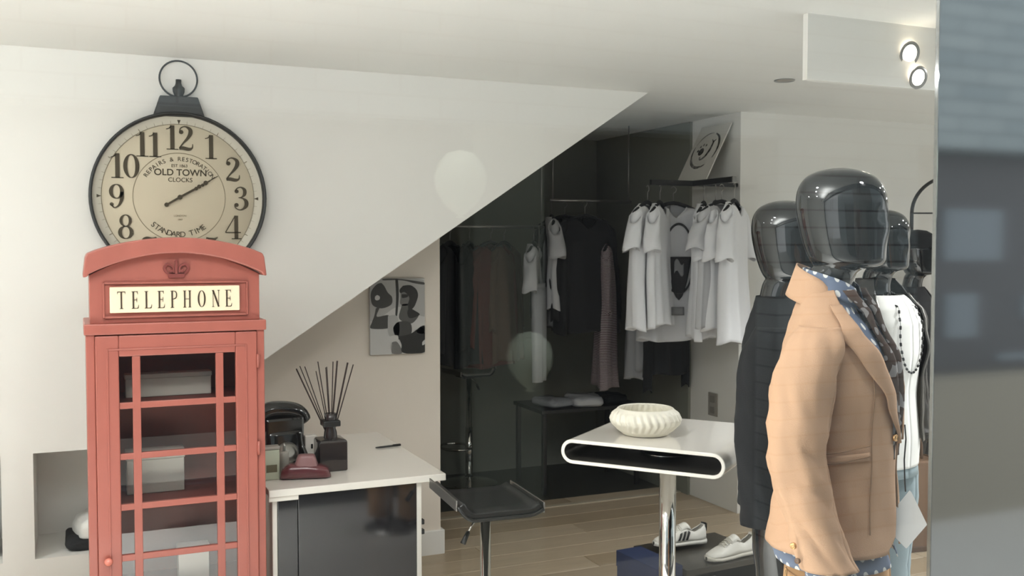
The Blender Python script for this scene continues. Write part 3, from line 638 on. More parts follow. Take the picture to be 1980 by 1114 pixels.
# ================================================================== shoe bench, shoes, bag
sbn = thing('shoe_bench', 'low dark brown display bench under the white trainers', 'bench', (2.70, 3.88, 0), R(4))
box('top_board', (-.24, .26, -.20, .22, .185, .214), SHELF, sbn); box('side_board', (-.24, -.22, -.19, .21, 0, .185), SHELF, sbn); box('side_board', (.24, .26, -.19, .21, 0, .185), SHELF, sbn); box('back_board', (-.22, .24, .19, .21, 0, .185), SHELF, sbn)
bb = thing('shoe_box', 'navy blue shoe box with white label at the left of the display bench', 'box', (2.385, 3.83, 0), R(4))
box('box_body', (-.07, .065, -.15, .17, 0, .19), BLUEB, bb); box('box_lid', (-.073, .068, -.153, .173, .16, .236), BLUEB, bb); box('paper_label', (-.045, .05, -.1545, -.153, .08, .15), CARD, bb)
def shoe(name, lab, loc, rz, L, m, ms, stripes, rx=0):
    t = thing(name, lab, 'shoe', loc, rz, 'white trainers on the display bench'); t.rotation_euler = (0, rx, rz)
    wv = lambda v: interp([(0, .012), (.03, .028), (.15, .036), (.35, .035), (.6, .043), (.8, .044), (.93, .034), (.985, .018), (1, .003)], v)[0]
    sx = lambda v: (v-.5)*L
    def sole(u, v):
        a = 2*pi*u; q = wv(v)+.003; th = .026-.006*v
        return (sx(v)*1.02, q*cos(a) if abs(cos(a)) < .999 else q*cos(a), th*.5+th*.5*abs(sin(a))**.3*(1 if sin(a) > 0 else -1)+.010*max(0, v-.8)*2)
    obj('sole', MB().grid(sole, 24, 30), ms, t)
    top = lambda v: interp([(0, .085), (.05, .095), (.14, .078), (.25, .064), (.34, .072), (.42, .092), (.5, .088), (.7, .062), (.85, .046), (.95, .036), (1, .026)], v)[0]
    def upper(u, v):  # half shell u 0..1 from one sole edge over to the other, open at the collar
        q = wv(v); a = pi*u; op = max(0, min(1, (.40-v)/.05)); x = cos(a); z = sin(a)**.6
        if op > 0: k = interp([(0, 1), (1, .62)], z)[0]; xx = x if abs(x) > .55 else (.55*(1 if x > 0 else -1)); x = x*(1-op)+xx*op
        return (sx(v)*(.985), q*x*(1-.15*z), .022+(top(v)-.022)*min(1, z*1.02))
    mbu = MB(); nu, nv = 28, 34
    vs = [upper(i/nu, j/nv) for j in range(nv+1) for i in range(nu+1)]; fs = []
    for j in range(nv):
        for i in range(nu):
            if j/nv < .38 and j >= 2 and abs(i+.5-nu/2) < 5: continue
            fs.append((j*(nu+1)+i, j*(nu+1)+i+1, (j+1)*(nu+1)+i+1, (j+1)*(nu+1)+i))
    mbu.add(vs, fs); obj('upper', mbu, m, t, solid=.004)
    obj('tongue', MB().grid(lambda u, v: (sx(.36+.2*v), (u-.5)*.05, top(.36+.2*v)+.014-.012*v-.02*(u-.5)**2*4), 6, 6), m, t, solid=.005)
    for k in range(6):
        v = .43+.05*k; z = top(v); obj('lace', MB().tube([(sx(v), -.022, z-.006), (sx(v+.012), -.008, z+.008), (sx(v+.012), .008, z+.008), (sx(v), .022, z-.006)], .0028, 6), ms, t)
    obj('heel_tab', MB().grid(lambda u, v: (-L/2-.002+.012*abs(2*u-1)**2, (u-.5)*.042, .062+.034*v), 6, 4), BLACKG if stripes else ms, t, solid=.003)
    if stripes:
        for k in range(3):
            for s_ in (-1, 1):
                def st_(u, v, k=k, s_=s_):
                    vv = .44+.085*k+.045*u-.07*v; zz = .030+(top(vv)-.034)*.72*v; sz = (min(1, (zz-.022)/(top(vv)-.022)))
                    a_ = math.asin(min(1, sz)**(1/.6)); x = cos(a_)*(1-.15*sz); return (sx(vv)*.985, s_*(wv(vv)*x+.0035), zz)
                obj('side_stripe', MB().grid(st_, 2, 10), BLACKG, t, solid=.0015)
    else:
        for k in range(5):
            obj('eyelet', MB().lathe([(.001, 0), (.003, .001)], 8, (sx(.45+.05*k), .024, top(.45+.05*k)-.006)), BLACKG, t)
    return t
shoe('trainer', 'white trainer with three black side stripes behind the table column', (2.625, 3.955, .235), R(184), .30, SHOEW, SHOEW, True, R(-4))
shoe('trainer', 'plain off-white lace-up trainer at the front of the display bench', (2.768, 3.745, .2155), R(186), .285, SHOEW, SHOES, False)
bg_ = thing('leather_bag', 'tall brown leather bag standing behind the mannequins beside the dark pillar', 'bag', (4.18, 4.02, 0), R(-10))
box('bag_body', (-.13, .14, -.06, .08, .02, .50), BROWN, bg_, bevel=.012); box('base_band', (-.134, .144, -.064, .084, 0, .03), BROWND, bg_, bevel=.004)
for s_ in (-.134, .128): box('side_band', (s_, s_+.016, -.064, .084, .03, .505), BROWND, bg_, bevel=.004)
obj('handle', MB().tube(catmull([(-.06, 0, .50), (-.05, 0, .60), (0, 0, .63), (.05, 0, .60), (.06, 0, .50)], 5), .008, 8), BROWND, bg_)

# ================================================================== garments on hangers
def hanger(lab, loc, rz, w_):
    t = thing('coat_hanger', lab, 'hanger', loc, rz, 'black coat hangers')
    obj('hook', MB().tube([(0, 0, -.10), (0, 0, -.045)]+[(.019*cos(a)-.0, 0, -.017+.019*sin(a)) for a in [R(-90+i*30) for i in range(9)]], .0022, 6), STEEL, t)
    obj('shoulder_bar', MB().tube(catmull([(-w_*.46, .012, -.168), (-w_*.3, 0, -.132), (0, 0, -.096), (w_*.3, 0, -.132), (w_*.46, .012, -.168)], 4), [.008]+[.012]*15+[.008], 8), BLACKF, t)
    return t
def garment(name, lab, cat, loc, rz, w_, L, m, sl=.22, slw=.075, depth=.045, neck=.09, seed=0, group=None, tail=0., flare=1.06, vee=.085, sm=None):
    t = thing(name, lab, cat, loc, rz, group)
    tab = [(0, .085, .035, -.112), (.03, w_*.30, .040, -.128), (.07, w_*.46, .040, -.158), (.10, w_*.50, .042, -.185), (.2, w_*.485, depth, -.185-(L-.09)*.12), (1, w_*.5*flare, depth*1.25, -.10-L)]
    def f(u, v):
        hx, hy, z = interp(tab, v); a = 2*pi*u+pi/2
        fd = 1+v*(.38*sin(5*a+seed)+.22*sin(9*a+seed*2.1))
        x = hx*abs(cos(a))**.8*(1 if cos(a) > 0 else -1)*(1+v*.03*sin(3*a+seed)); y = hy*fd*abs(sin(a))**.7*(1 if sin(a) > 0 else -1)
        if v < .12 and sin(a) < 0: z -= vee*max(0, 1-abs(x)/.10)*max(0, (1-v/.12))
        if v > .9: z -= tail*(1 if sin(a) > 0 else 0)*(v-.9)*10+.012*sin(3*a+seed)
        nz = noise.noise(Vector((x*6+seed, y*4, z*3)))*.012*min(1, v*3)
        return (x+nz*.5, y+nz, z)
    obj('body', MB().grid(f, 64, 26, us=w_*2.2, vs_=L), m, t, solid=.003)
    for s_ in (-1, 1):
        e = sl; short = sl < .3
        P0 = Vector((s_*w_*.43, 0, -.175)); P1 = Vector((s_*(w_*.5+(.045 if short else .02)), -.01, -.175-e*.5)); P2_ = Vector((s_*(w_*.5+(.062 if short else .02)), -.015, -.175-e))
        def g(u, v, s_=s_):
            p = P0*(1-v)**2+P1*2*v*(1-v)+P2_*v*v; a = 2*pi*u
            r = slw*(.9+.25*v if short else 1-.35*v); cr = 1+.10*sin(3*a+v*7+seed)*v
            nz = noise.noise(Vector((a, v*(3 if short else 6)+seed, s_)))*.010
            return (p.x+r*.62*cos(a)*cr+nz, p.y+r*.62*sin(a)*cr, p.z+(r*.55*sin(pi*min(1, v*3+.5))*abs(cos(a))*(-s_*cos(a)) if v < .16 else 0)-s_*cos(a)*.02*(1-v)+(.012*sin(2*a) if v > .95 else 0))
        obj('sleeve', MB().grid(g, 28, 16, us=slw*5, vs_=sl), sm or m, t, solid=.003)
    obj('neckband', MB().tube([(f(k/40, 0)[0]*1.0, f(k/40, 0)[1], f(k/40, 0)[2]) for k in range(41)], .006, 6), sm or m, t)
    return t, f
def decal(parent, nm, f, pts_fn, nu, nv, m, v0, off=.012):
    # a printed patch that follows the garment's front surface: pts_fn(u,v) -> (x, z)
    cache = [(f(i/160, j/60)) for j in range(4, 58) for i in range(160)]
    cache = [c_ for c_ in cache if c_[1] < 0]
    def s_(u, v):
        x, z = pts_fn(u, v); best = min(cache, key=lambda c_: (c_[0]-x)**2+(c_[2]-z)**2); return (x, best[1]-off, z)
    return obj(nm, MB().grid(s_, nu, nv), m, parent, solid=.001)

RZ = R(25)
rail = thing('display_rail', 'black L-shaped metal rail holding the white T-shirts below the ceiling', 'clothes rail', (3.40, 5.0, 2.05))
box('rail_arm', (-.012, .012, -.40, .012, -.016, .016), BLACKG, rail, bevel=.002); box('rail_arm', (-.30, -.012, -.012, .012, -.016, .016), BLACKG, rail, bevel=.002)
box('end_cap', (-.014, .014, -.408, -.40, -.018, .018), STEEL, rail, bevel=.002)
box('wall_bracket', (.012, .345, .02, .045, -.012, .012), BLACKG, rail, bevel=.002)
bn = thing('logo_board', 'white board with circular paw and J logo leaning above the T-shirt rail', 'sign', (3.50, 5.02, 2.068))
# leaning board: bottom edge along Y, top resting on the side wall
bx = Vector((0, 1, 0)); bz = (Vector((.215, .02, .385))).normalized(); bn_ = bx.cross(bz); BWd, BH = .32, .425
def BT(p, k, d=0): 
    q = bx*(BWd-p[0]*BWd)+bz*(p[1]*BH)-bn_*(.0 if k else -(.006+d)); return (q.x, q.y, q.z)
mb = MB(); mb.prism([(0, 0), (1, 0), (1, 1), (0, 1)], lambda p, k: BT(p, k)); obj('board', mb, mat('white_board', (200, 198, 190), .6), bn, smooth=False)
BK = mat('board_ink', (38, 38, 36), .6)
def barc(r, a0, a1, wd): return [(.5+r*cos(R(a))/.8*.8, .56+r*.75*sin(R(a)), wd) for a in [a0+(a1-a0)*k/10 for k in range(11)]]
for a0, a1, w0 in ((-30, 70, .055), (165, 300, .055), (80, 160, .02)):
    mb = MB(); q = barc(.40, a0, a1, w0); q = [(x, y, wd*(.35+.65*sin(pi*i/10))) for i, (x, y, wd) in enumerate(q)]; g_stroke(mb, q, lambda p, k: BT(p, k, .002), 0, 3); obj('logo_ring', mb, BK, bn, smooth=False)
mb = MB(); T = lambda p, k: BT(p, k, .002)
g_stroke(mb, [(.60, .74, .02), (.66, .70, .03), (.74, .73, .02)], T, 0, 4); g_stroke(mb, [(.67, .71, .04), (.66, .56, .06), (.58, .44, .05), (.46, .40, .03), (.42, .45, .05)], T, 0, 5); obj('logo_letter', mb, BK, bn, smooth=False)
mb = MB(); mb.prism([(.38+.09*cos(2*pi*k/14), .54+.065*sin(2*pi*k/14)) for k in range(14)], T)
for x, y_ in ((.26, .56), (.30, .63), (.38, .66), (.47, .65)): mb.prism([(x+.028*cos(2*pi*k/8), y_+.024*sin(2*pi*k/8)) for k in range(8)], T)
obj('logo_paw', mb, BK, bn, smooth=False)

TI = mat('tee_print_black', (40, 40, 42), .8); TG = mat('tee_print_grey', (128, 128, 130), .8)
tees = [
 ('white T-shirt with stacked black letters at the left end of the rail', 3.045, 5.00, 36, .50, .74, TEE, .20, 2),
 ('plain white T-shirt second from the left on the rail, small chest mark on its sleeve', 3.105, 4.96, 44, .46, .72, TEE, .21, 5),
 ('white T-shirt with a large oval black graphic on the rail', 3.250, 5.04, -6, .54, .82, TEEG, .21, 7),
 ('bright white T-shirt hanging just right of the oval graphic shirt', 3.372, 4.90, 48, .46, .80, TEE, .26, 11),
 ('bright white T-shirt at the middle of the rail arm, right of the graphic shirt pair', 3.385, 4.80, 46, .46, .74, TEE, .26, 13),
 ('pale grey T-shirt with a faint column of dark lettering near the right end', 3.385, 4.74, 14, .46, .72, TEEG, .20, 17),
 ('white T-shirt at the right end of the rail nearest the wall corner', 3.385, 4.62, 38, .44, .80, TEE, .26, 19)]
for i, (lb, x, y, a, w_, L, m, sl, sd) in enumerate(tees):
    w_ *= .80; x += .035
    hanger('black hanger carrying the '+['lettered left end', 'second plain', 'oval graphic', 'bright fourth', 'bright middle', 'pale grey', 'right end'][i]+' T-shirt', (x, y, 2.028), R(a), w_)
    t, f = garment('t_shirt', lb, 't-shirt', (x, y, 2.028), R(a), w_, L, m, sl=sl, slw=.068, seed=sd, group='T-shirts hanging on the rail')
    if i == 0:
        for k, ch in enumerate(('H', 'N', 'H', 'E')):
            z0 = -.38-.085*k
            for (xa, xb, za, zb_) in ({'H': ((0, .25, 0, 1), (.75, 1, 0, 1), (.25, .75, .4, .6)), 'N': ((0, .22, 0, 1), (.78, 1, 0, 1), (.22, .78, .6, .9)), 'E': ((0, .25, 0, 1), (.25, 1, 0, .2), (.25, 1, .8, 1))}[ch]):
                decal(t, 'printed_letter', f, lambda u, v, xa=xa, xb=xb, za=za, zb_=zb_, z0=z0: (-.075+.09*(xa+(xb-xa)*u), z0-.07+.07*(za+(zb_-za)*v)), 3, 3, TI, 0)
    if i == 2:
        decal(t, 'printed_oval', f, lambda u, v: ((.092+.014*v)*cos(2*pi*u)+.01, -.43+(.20+.014*v)*sin(2*pi*u)), 48, 1, TI, 0)
        decal(t, 'printed_figure', f, lambda u, v: (.01+.085*(2*u-1)*(1-v)**.6, -.42-.26*v), 10, 12, TI, 0)
        decal(t, 'printed_detail', f, lambda u, v: (-.02+.06*u, -.45-.07*v+.02*sin(6*u)), 6, 6, TG, 0, .015)
        decal(t, 'printed_block', f, lambda u, v: (-.05+.09*u, -.72-.05*v), 6, 4, TG, 0)
    if i == 5:
        for k in range(7): decal(t, 'printed_letter', f, lambda u, v, k=k: (.0+.05*u, -.34-.055*k-.035*v), 3, 2, TG, 0)

# rails and dim clothes in the back room
def rail2(lab, loc, x0, x1, drop=.30):
    t = thing('hanging_rail', lab, 'clothes rail', loc)
    obj('rail_tube', MB().tube([(x0, 0, 0), (x1, 0, 0)], .010, 10), STEEL, t)
    for x in (x0+.02, x1-.02): obj('ceiling_drop', MB().tube([(x, 0, .0), (x, 0, 2.5-loc[2])], .005, 8), STEEL, t)
    return t
rail2('thin metal rail with the black jackets in the dim back room', (0, 5.9, 1.98), 2.88, 3.50)
rail2('thin metal rail with dark coats at the left of the back room', (0, 5.95, 1.80), 1.95, 2.86)
dark = [
 ('coat', 'wide black jacket at the front of the middle back-room rail', 'jacket', (3.12, 5.86, 1.975), 8, .46, .78, BLACKF, .62, .075, .09, 3),
 ('coat', 'black jacket hanging behind the wide black jacket', 'jacket', (3.05, 6.02, 1.975), 4, .44, .76, BLACKG, .6, .07, .06, 6),
 ('t_shirt', 'pale top half hidden at the left of the black jackets', 't-shirt', (2.93, 5.98, 1.975), 70, .42, .62, TEEG, .2, .075, .03, 9),
 ('dress', 'burgundy fine-striped shirt dress right of the black jackets', 'dress', (3.285, 5.86, 1.80), 60, .34, .98, STRIPE, .40, .05, .05, 12),
 ('cardigan', 'pale grey long-sleeved cardigan hanging below the white T-shirts', 'cardigan', (3.43, 5.70, 1.76), 62, .40, .86, GREYK, .72, .07, .05, 15),
 ('jacket', 'black zip jacket with hanging sleeves under the white T-shirts', 'jacket', (3.50, 5.45, 1.66), 20, .36, .72, NAVY, .74, .06, .05, 18),
 ('coat', 'very dark coat at the far left of the back room', 'coat', (2.17, 5.9, 1.795), 50, .44, .76, BLACKF, .62, .075, .06, 21),
 ('coat', 'navy coat beside the very dark one on the left back rail', 'coat', (2.31, 5.92, 1.795), 55, .42, .78, NAVY, .6, .07, .06, 24),
 ('coat', 'rust red coat on the left back rail', 'coat', (2.46, 5.92, 1.795), 30, .42, .80, RUST, .6, .07, .06, 27),
 ('coat', 'brown ochre coat right of the rust red coat', 'coat', (2.58, 5.98, 1.795), 40, .38, .78, OCHRE, .5, .06, .05, 30),
 ('blouse', 'pale short-sleeved top near the right end of the left back rail', 'blouse', (2.76, 5.9, 1.795), 55, .32, .30, TEEG, .24, .065, .03, 33)]
for i, (nm, lb, cat, loc, a, w_, L, m, sl, sw, dp_, sd) in enumerate(dark):
    hanger('black hanger of the '+lb.split(' ')[0]+' '+lb.split(' ')[1]+' '+lb.split(' ')[2]+' '+cat+' in the back', loc, R(a), w_)
    t, f = garment(nm, lb, cat, loc, R(a), w_, L, m, sl=sl, slw=sw, depth=dp_, seed=sd, group='clothes on the back-room rails')
for i, (nm, lb, loc) in enumerate((('hook_rail', 'short steel rod holding the grey cardigan and black zip jacket', (3.43, 5.58, 1.765)),)):
    t = thing('hanging_rail', lb, 'clothes rail', (0, 0, 0)); obj('rail_tube', MB().tube([(3.43, 5.74, 1.77), (3.5, 5.40, 1.67)], .007, 8), STEEL, t)
    obj('wall_arm', MB().tube([(3.465, 5.57, 1.72), (3.745, 5.57, 1.72)], .007, 8), STEEL, t)
# pale trousers hanging in the back room
tr = thing('trousers', 'grey trousers hanging below the pale blouse in the back room', 'trousers', (2.78, 5.86, 1.38), R(50), 'clothes on the back-room rails')
for s_ in (-1, 1):
    obj('trouser_leg', MB().grid(lambda u, v, s_=s_: ((s_*(.055-.01*v)+(.062-.02*v)*cos(2*pi*u)), (.03)*sin(2*pi*u)*(1+.2*sin(6*pi*u)), .02-.62*v), 24, 12), GREYK, tr, solid=.003)
obj('waistband', MB().grid(lambda u, v: (.118*cos(2*pi*u), .034*sin(2*pi*u), .0+.05*v), 28, 2), GREYK, tr, solid=.004)
hl = obj('hanger_strap', MB().tube([(0, 0, .03), (0, 0, .43)], .003, 6), STEEL, tr)
# low dark table with folded clothes at the back
lt = thing('display_table', 'low dark display table with folded clothes in the back room', 'table', (3.17, 6.1, 0))
box('table_top', (-.36, .42, -.22, .25, .55, .575), BLACKG, lt)
for x in (-.34, .38):
    for y in (-.2, .22): box('leg', (x, x+.03, y, y+.03, 0, .55), BLACKG, lt)
def folded2(lab, loc, rz, w_, d_, h_, m, sd):
    o = folded('folded_jumper', lab, loc, rz, w_, d_, h_, m, sd); o['group'] = 'folded clothes on the low back table'
folded2('grey folded jumper at the left of the low back table', (2.98, 6.06, .576), .2, .2, .26, .05, GREYK, 3)
folded2('crumpled pale folded jumper in the middle of the low back table', (3.20, 6.02, .576), -.2, .22, .28, .06, TEEG, 6)
folded2('dark folded jumper at the right of the low back table', (3.42, 6.08, .576), .1, .2, .26, .05, NAVY, 9)

# ================================================================== mannequins
# body-local frame: +x faces forward, +y is the figure's left
HEAD = [(-.352, -.030, .060, .062), (-.305, -.030, .054, .056), (-.265, -.022, .054, .055), (-.246, -.008, .062, .056), (-.238, .012, .078, .060),
        (-.226, .014, .088, .066), (-.205, .010, .094, .070), (-.165, .004, .101, .075), (-.12, 0, .107, .079), (-.085, -.002, .108, .080), (-.05, -.004, .101, .075), (-.025, -.006, .084, .063), (-.010, -.008, .058, .044), (-.002, -.010, .026, .020), (0, -.010, .001, .001)]
def mannequin(name, lab, loc, rz, H, head_yaw=0, arms=True, torso_scale=1.):
    t = thing(name, lab, 'mannequin', loc, rz, 'black mannequins in the shop window')
    B = H-1.856
    body = [(.02, .0, .001, .001), (.9, .0, .118, .160), (1.0, 0, .110, .150), (1.10, .0, .098, .135), (1.25, .006, .104, .142), (1.38, .003, .098, .152), (1.45, -.004, .080, .142), (1.485, -.012, .065, .11), (1.51, -.02, .058, .070)]
    rows_ = [(z+B*.8, cx, hx, hy) for z, cx, hx, hy in body[1:]]+[(H+z, cx, hx, hy) for z, cx, hx, hy in HEAD]
    rows2 = catmull(rows_, 5)
    def f(u, v):
        j = min(len(rows2)-1, int(round(v*(len(rows2)-1)))); z, cx, hx, hy = rows2[j]; a = 2*pi*u; c_, s_ = cos(a), sin(a)
        e = .92 if z > H-.25 else .85
        x = cx+max(hx, .0005)*abs(c_)**e*(1 if c_ > 0 else -1); y = max(hy, .0005)*abs(s_)**e*(1 if s_ > 0 else -1)
        if z > H-.245 and z < H-.02 and c_ > .2:   # face: flat plane, brow and nose ridge
            k = (H-z); fz = max(0, 1-abs(y)/.03)
            x += fz*.006*math.exp(-((k-.15)/.03)**2)
            x -= .006*math.exp(-((k-.115)/.018)**2)*math.exp(-((abs(y)-.03)/.018)**2)
        if z > H-.30 and head_yaw: q = min(1, (z-(H-.30))/.06); ca, sa = cos(head_yaw*q), sin(head_yaw*q); x, y = x*ca-y*sa, x*sa+y*ca
        return (x, y, z)
    obj('body', MB().grid(f, 56, len(rows2)-1), MANQ, t)
    # legs, continuous from hip to ankle
    for s_ in (-1, 1):
        obj('leg', MB().tube(catmull([(0, s_*.085, .93), (.01, s_*.09, .7), (.012, s_*.09, .5), (-.005, s_*.09, .3), (-.01, s_*.09, .1), (0, s_*.09, .05)], 4), [.082]*4+[.075]*4+[.06]*4+[.055]*4+[.042]*5, 16), MANQ, t)
        obj('foot', MB().grid(lambda u, v, s_=s_: (-.06+.24*v, s_*.09+(.02+.022*sin(pi*v))*cos(2*pi*u), .045-.02*v+(.043-.02*v)*sin(2*pi*u)*(.6+.4*sin(pi*v))), 16, 10), MANQ, t)
    obj('base_plate', MB().lathe([(.001, 0), (.19, 0), (.19, .006), (.001, .007)], 36), STEEL, t)
    obj('support_rod', MB().tube([(-.15, 0, .006), (-.15, 0, .50), (-.12, 0, .55)], .008, 8), STEEL, t)
    return t
def limb(P_, rad, n, wr, seed, m, parent, nm, us=.3, open_=True, flat_=.9):
    q = catmull([tuple(p)+(r,) for p, r in zip(P_, rad)], 7); mm = len(q)
    def f(u, v):
        j = int(round(v*(mm-1))); x, y, z, r = q[j]; a = 2*pi*u
        fold = wr*.55*sin(z*62+cos(a+seed)*2.6+2*noise.noise(Vector((z*5, seed, a*.3))))*max(0, noise.noise(Vector((cos(a)+seed, sin(a), z*4)))+.25)+ noise.noise(Vector((cos(a)*1.5+seed, sin(a)*1.5, z*9)))*wr*.55+noise.noise(Vector((cos(a)*2+seed, sin(a)*2, z*22+cos(a)*3)))*wr*.7
        return (x+(r+fold)*cos(a), y+(r*flat_+fold)*sin(a), z)
    return obj(nm, MB().grid(f, n, mm-1, us=us, vs_=.6), m, parent, solid=.003)
def jacket(t, m, tab, gaps, wr, seed, sleeves, nm='jacket', lining=None, thick=.004, nv=60):
    # tab rows: z, cx, hx, hy ; gaps rows: z, right gap deg, left gap deg
    z0, z1 = tab[0][0], tab[-1][0]
    def f(u, v):
        z = z0+(z1-z0)*v; cx, hx, hy = interp(tab, z); gr, gl = interp(gaps, z)
        a = R(gl)+(2*pi-R(gl)-R(gr))*u; c_, s_ = cos(a), sin(a)
        fold = noise.noise(Vector((c_*1.6+seed, s_*1.6, z*6)))*wr+noise.noise(Vector((c_*3+seed, s_*3+z*4, z*11)))*wr*.55
        edge = max(0, 1-min(a, 2*pi-a)/R(25)); fold *= (1-edge*.7)
        e = .88; return (cx+(hx+fold)*abs(c_)**e*(1 if c_ > 0 else -1)+.004*edge, (hy+fold)*abs(s_)**e*(1 if s_ > 0 else -1), z)
    j = obj(nm, MB().grid(f, 96, nv, us=1., vs_=z1-z0), m, t, solid=thick)
    if lining: j.data.materials.append(lining); md = j.modifiers['s']; md.material_offset = 1
    for k, (P_, rad) in enumerate(sleeves): limb(P_, rad, 36, wr*1.3, seed+k*5+2, m, j, 'sleeve')
    return j, f, z0, z1
def surf(f, z0, z1, gaps, a_deg, z, off):
    gr, gl = interp(gaps, z); a = R(a_deg) % (2*pi); u = (a-R(gl))/(2*pi-R(gl)-R(gr)); x, y, _ = f(u, (z-z0)/(z1-z0)); c_ = math.hypot(x, y)
    return Vector((x+off*x/c_, y+off*y/c_, z))

# --- front mannequin in the tan blazer
A = mannequin('mannequin', 'front black mannequin wearing a tan blazer over a polka-dot shirt', (1.708, 1.876, 0), R(-54), 1.856)
tabA = [(.945, -.018, .156, .195), (1.02, -.012, .146, .188), (1.12, .000, .132, .172), (1.2, .004, .130, .168), (1.32, .008, .134, .182), (1.42, .0, .124, .190), (1.47, -.006, .106, .180), (1.505, -.014, .088, .145), (1.535, -.02, .074, .104), (1.56, -.026, .068, .078)]
gapA = [(.945, 22, 4), (.975, 8, 3), (1.02, 4, 2), (1.17, 4, 2), (1.22, 7, 6), (1.30, 17, 16), (1.40, 32, 28), (1.48, 48, 44), (1.56, 70, 70)]
slA = [([(-.01, s_*.165, 1.478), (-.022, s_*.200, 1.42), (-.042, s_*.228, 1.30), (-.036, s_*.244, 1.16), (.004, s_*.252, 1.02), (.034, s_*.254, .945)], [.043, .066, .067, .062, .057, .058]) for s_ in (-1, 1)]
ja, fA, z0, z1 = jacket(A, TAN, tabA, gapA, .010, 3, slA, lining=TANL)
ja['label'] = 'tan cotton blazer'
# lapels
for s_, nm in ((1, 'r'), (-1, 'l')):
    def lap(u, v, s_=s_):
        z = 1.20+.325*v; gr, gl = interp(gapA, z); g_ = gr if s_ > 0 else gl
        wd = interp([(0, 1), (.3, 13), (.7, 25), (.82, 28), (.84, 20), (1, 18)], v)[0]
        ang = (360-g_-wd*u) if s_ > 0 else (g_+wd*u)
        return surf(fA, z0, z1, gapA, ang, z, .007+.004*sin(pi*u))
    obj('lapel', MB().grid(lap, 8, 30), TAN, ja, solid=.003)
    def col(u, v, s_=s_): return None
def collar(u, v):
    a = R(58+244*u); r = .074+.026*v; z = 1.622-.075*v-.035*abs(cos(a/2))**1*0-.050*max(0, cos(a))*1.0
    k = abs(u-.5)*2; z -= .065*k**1.6
    return (-.030+(r+.002*k)*cos(a)*.98, (r*.96)*sin(a), z)
obj('collar', MB().grid(collar, 40, 6), TAN, ja, solid=.004)
# seams, pocket, buttons, vent
def tube_on(pts, r, m, nm, par=ja, off=.004): obj(nm, MB().tube([surf(fA, z0, z1, gapA, a, z, off) for a, z in pts], r, 6), m, par)
SEAM = mat('dark_tan_seam', (150, 118, 90), .9)  # darker tan for the seam lines
def pocket(u, v): return surf(fA, z0, z1, gapA, 271+40*u, 1.163+.018*v+.010*u, .007)
obj('pocket_flap', MB().grid(pocket, 14, 3), TAN, ja, solid=.004); tube_on([(271+k*2.1, 1.162+.00056*k*2) for k in range(20)], .0016, SEAM, 'pocket_seam', off=.009)
tube_on([(271+k*2.1, 1.185+.00056*k*2) for k in range(20)], .0014, SEAM, 'pocket_seam', off=.008)
tube_on([(316+2*math.sin(z*9), z) for z in [1.0+.02*k for k in range(20)]], .0013, SEAM, 'dart_seam', off=.0025)
def button(p, d, par, r=.0085):
    o = obj('button', MB().lathe([(.001, .006), (r*.6, .005), (r*.8, .007), (r, .005), (r, 0)], 18), BRASS, par); o.location = p; o.rotation_euler = Vector(d).to_track_quat('Z', 'Y').to_euler(); return o
p = surf(fA, z0, z1, gapA, 346, 1.215, .004); button(p, (p.x, p.y, 0), ja)
button((-.030, -.306, 1.000), (-.35, -1, .0), ja, .0075); o = button((-.020, -.307, .968), (-.35, -1, 0), ja, .0065); o.data = o.data.copy(); o.data.materials[0] = mat('brown_horn', (104, 76, 52), .35)
# shirt under the blazer
tabS = [(z, cx, hx-.016, hy-.02) for z, cx, hx, hy in tabA[:-1]]
tabS = [(.905, -.004, .140, .182)]+tabS+[(1.56, -.026, .060, .062)]
gapS = [(.90, 12, 12), (1.1, 1, 1), (1.38, 2, 2), (1.50, 22, 22), (1.56, 30, 30)]
sh, fS, s0, s1 = jacket(A, DOTS, tabS, gapS, .004, 9, [], 'shirt', thick=.002)
sh['label'] = 'blue grey polka-dot shirt'
def scol(u, v):
    a = R(24+312*u); r = .066+.016*v; k = abs(u-.5)*2; return (-.022+r*cos(a), r*sin(a)*.95, 1.612-.040*v-.050*k**2-.014*v*k)
obj('shirt_collar', MB().grid(scol, 40, 5, us=.5, vs_=.05), DOTS, sh, solid=.0025)
for s_ in (-1, 1): limb([(.020, s_*.254, .965), (.036, s_*.254, .93), (.040, s_*.254, .885)], [.042, .050, .051], 28, .002, 4, DOTS, sh, 'cuff', us=.36)
for s_ in (-1, 1):
    hd = MB().tube([(.038, s_*.252, .90), (.042, s_*.248, .86), (.048, s_*.242, .80), (.05, s_*.238, .77)], [.026, .034, .036, .028], 12)
    ho = obj('hand', hd, MANQ, A)
    for k in range(4): obj('finger', MB().tube([(.020+.019*k, s_*.238, .78), (.024+.020*k, s_*.234, .735), (.030+.018*k, s_*.226, .70)], [.0095, .009, .007], 8), MANQ, ho)
    obj('thumb', MB().tube([(.052, s_*.25, .84), (.070, s_*.242, .80), (.072, s_*.236, .775)], [.012, .010, .008], 8), MANQ, ho)
def scarf(s_):
    def f(u, v):
        z = 1.56-.40*v; x, y = interp([(0, .02, .066), (.15, .066, .052), (.4, .116, .040), (1, .120, .030)], v)
        return (x+.018*sin(u*pi)+.006*sin(9*v+u*4), s_*y+(u-.5)*.030, z)
    return f
for s_ in (-1, 1): obj('scarf', MB().grid(scarf(s_), 6, 24, us=.06, vs_=.4), SCARF, A, solid=.004)
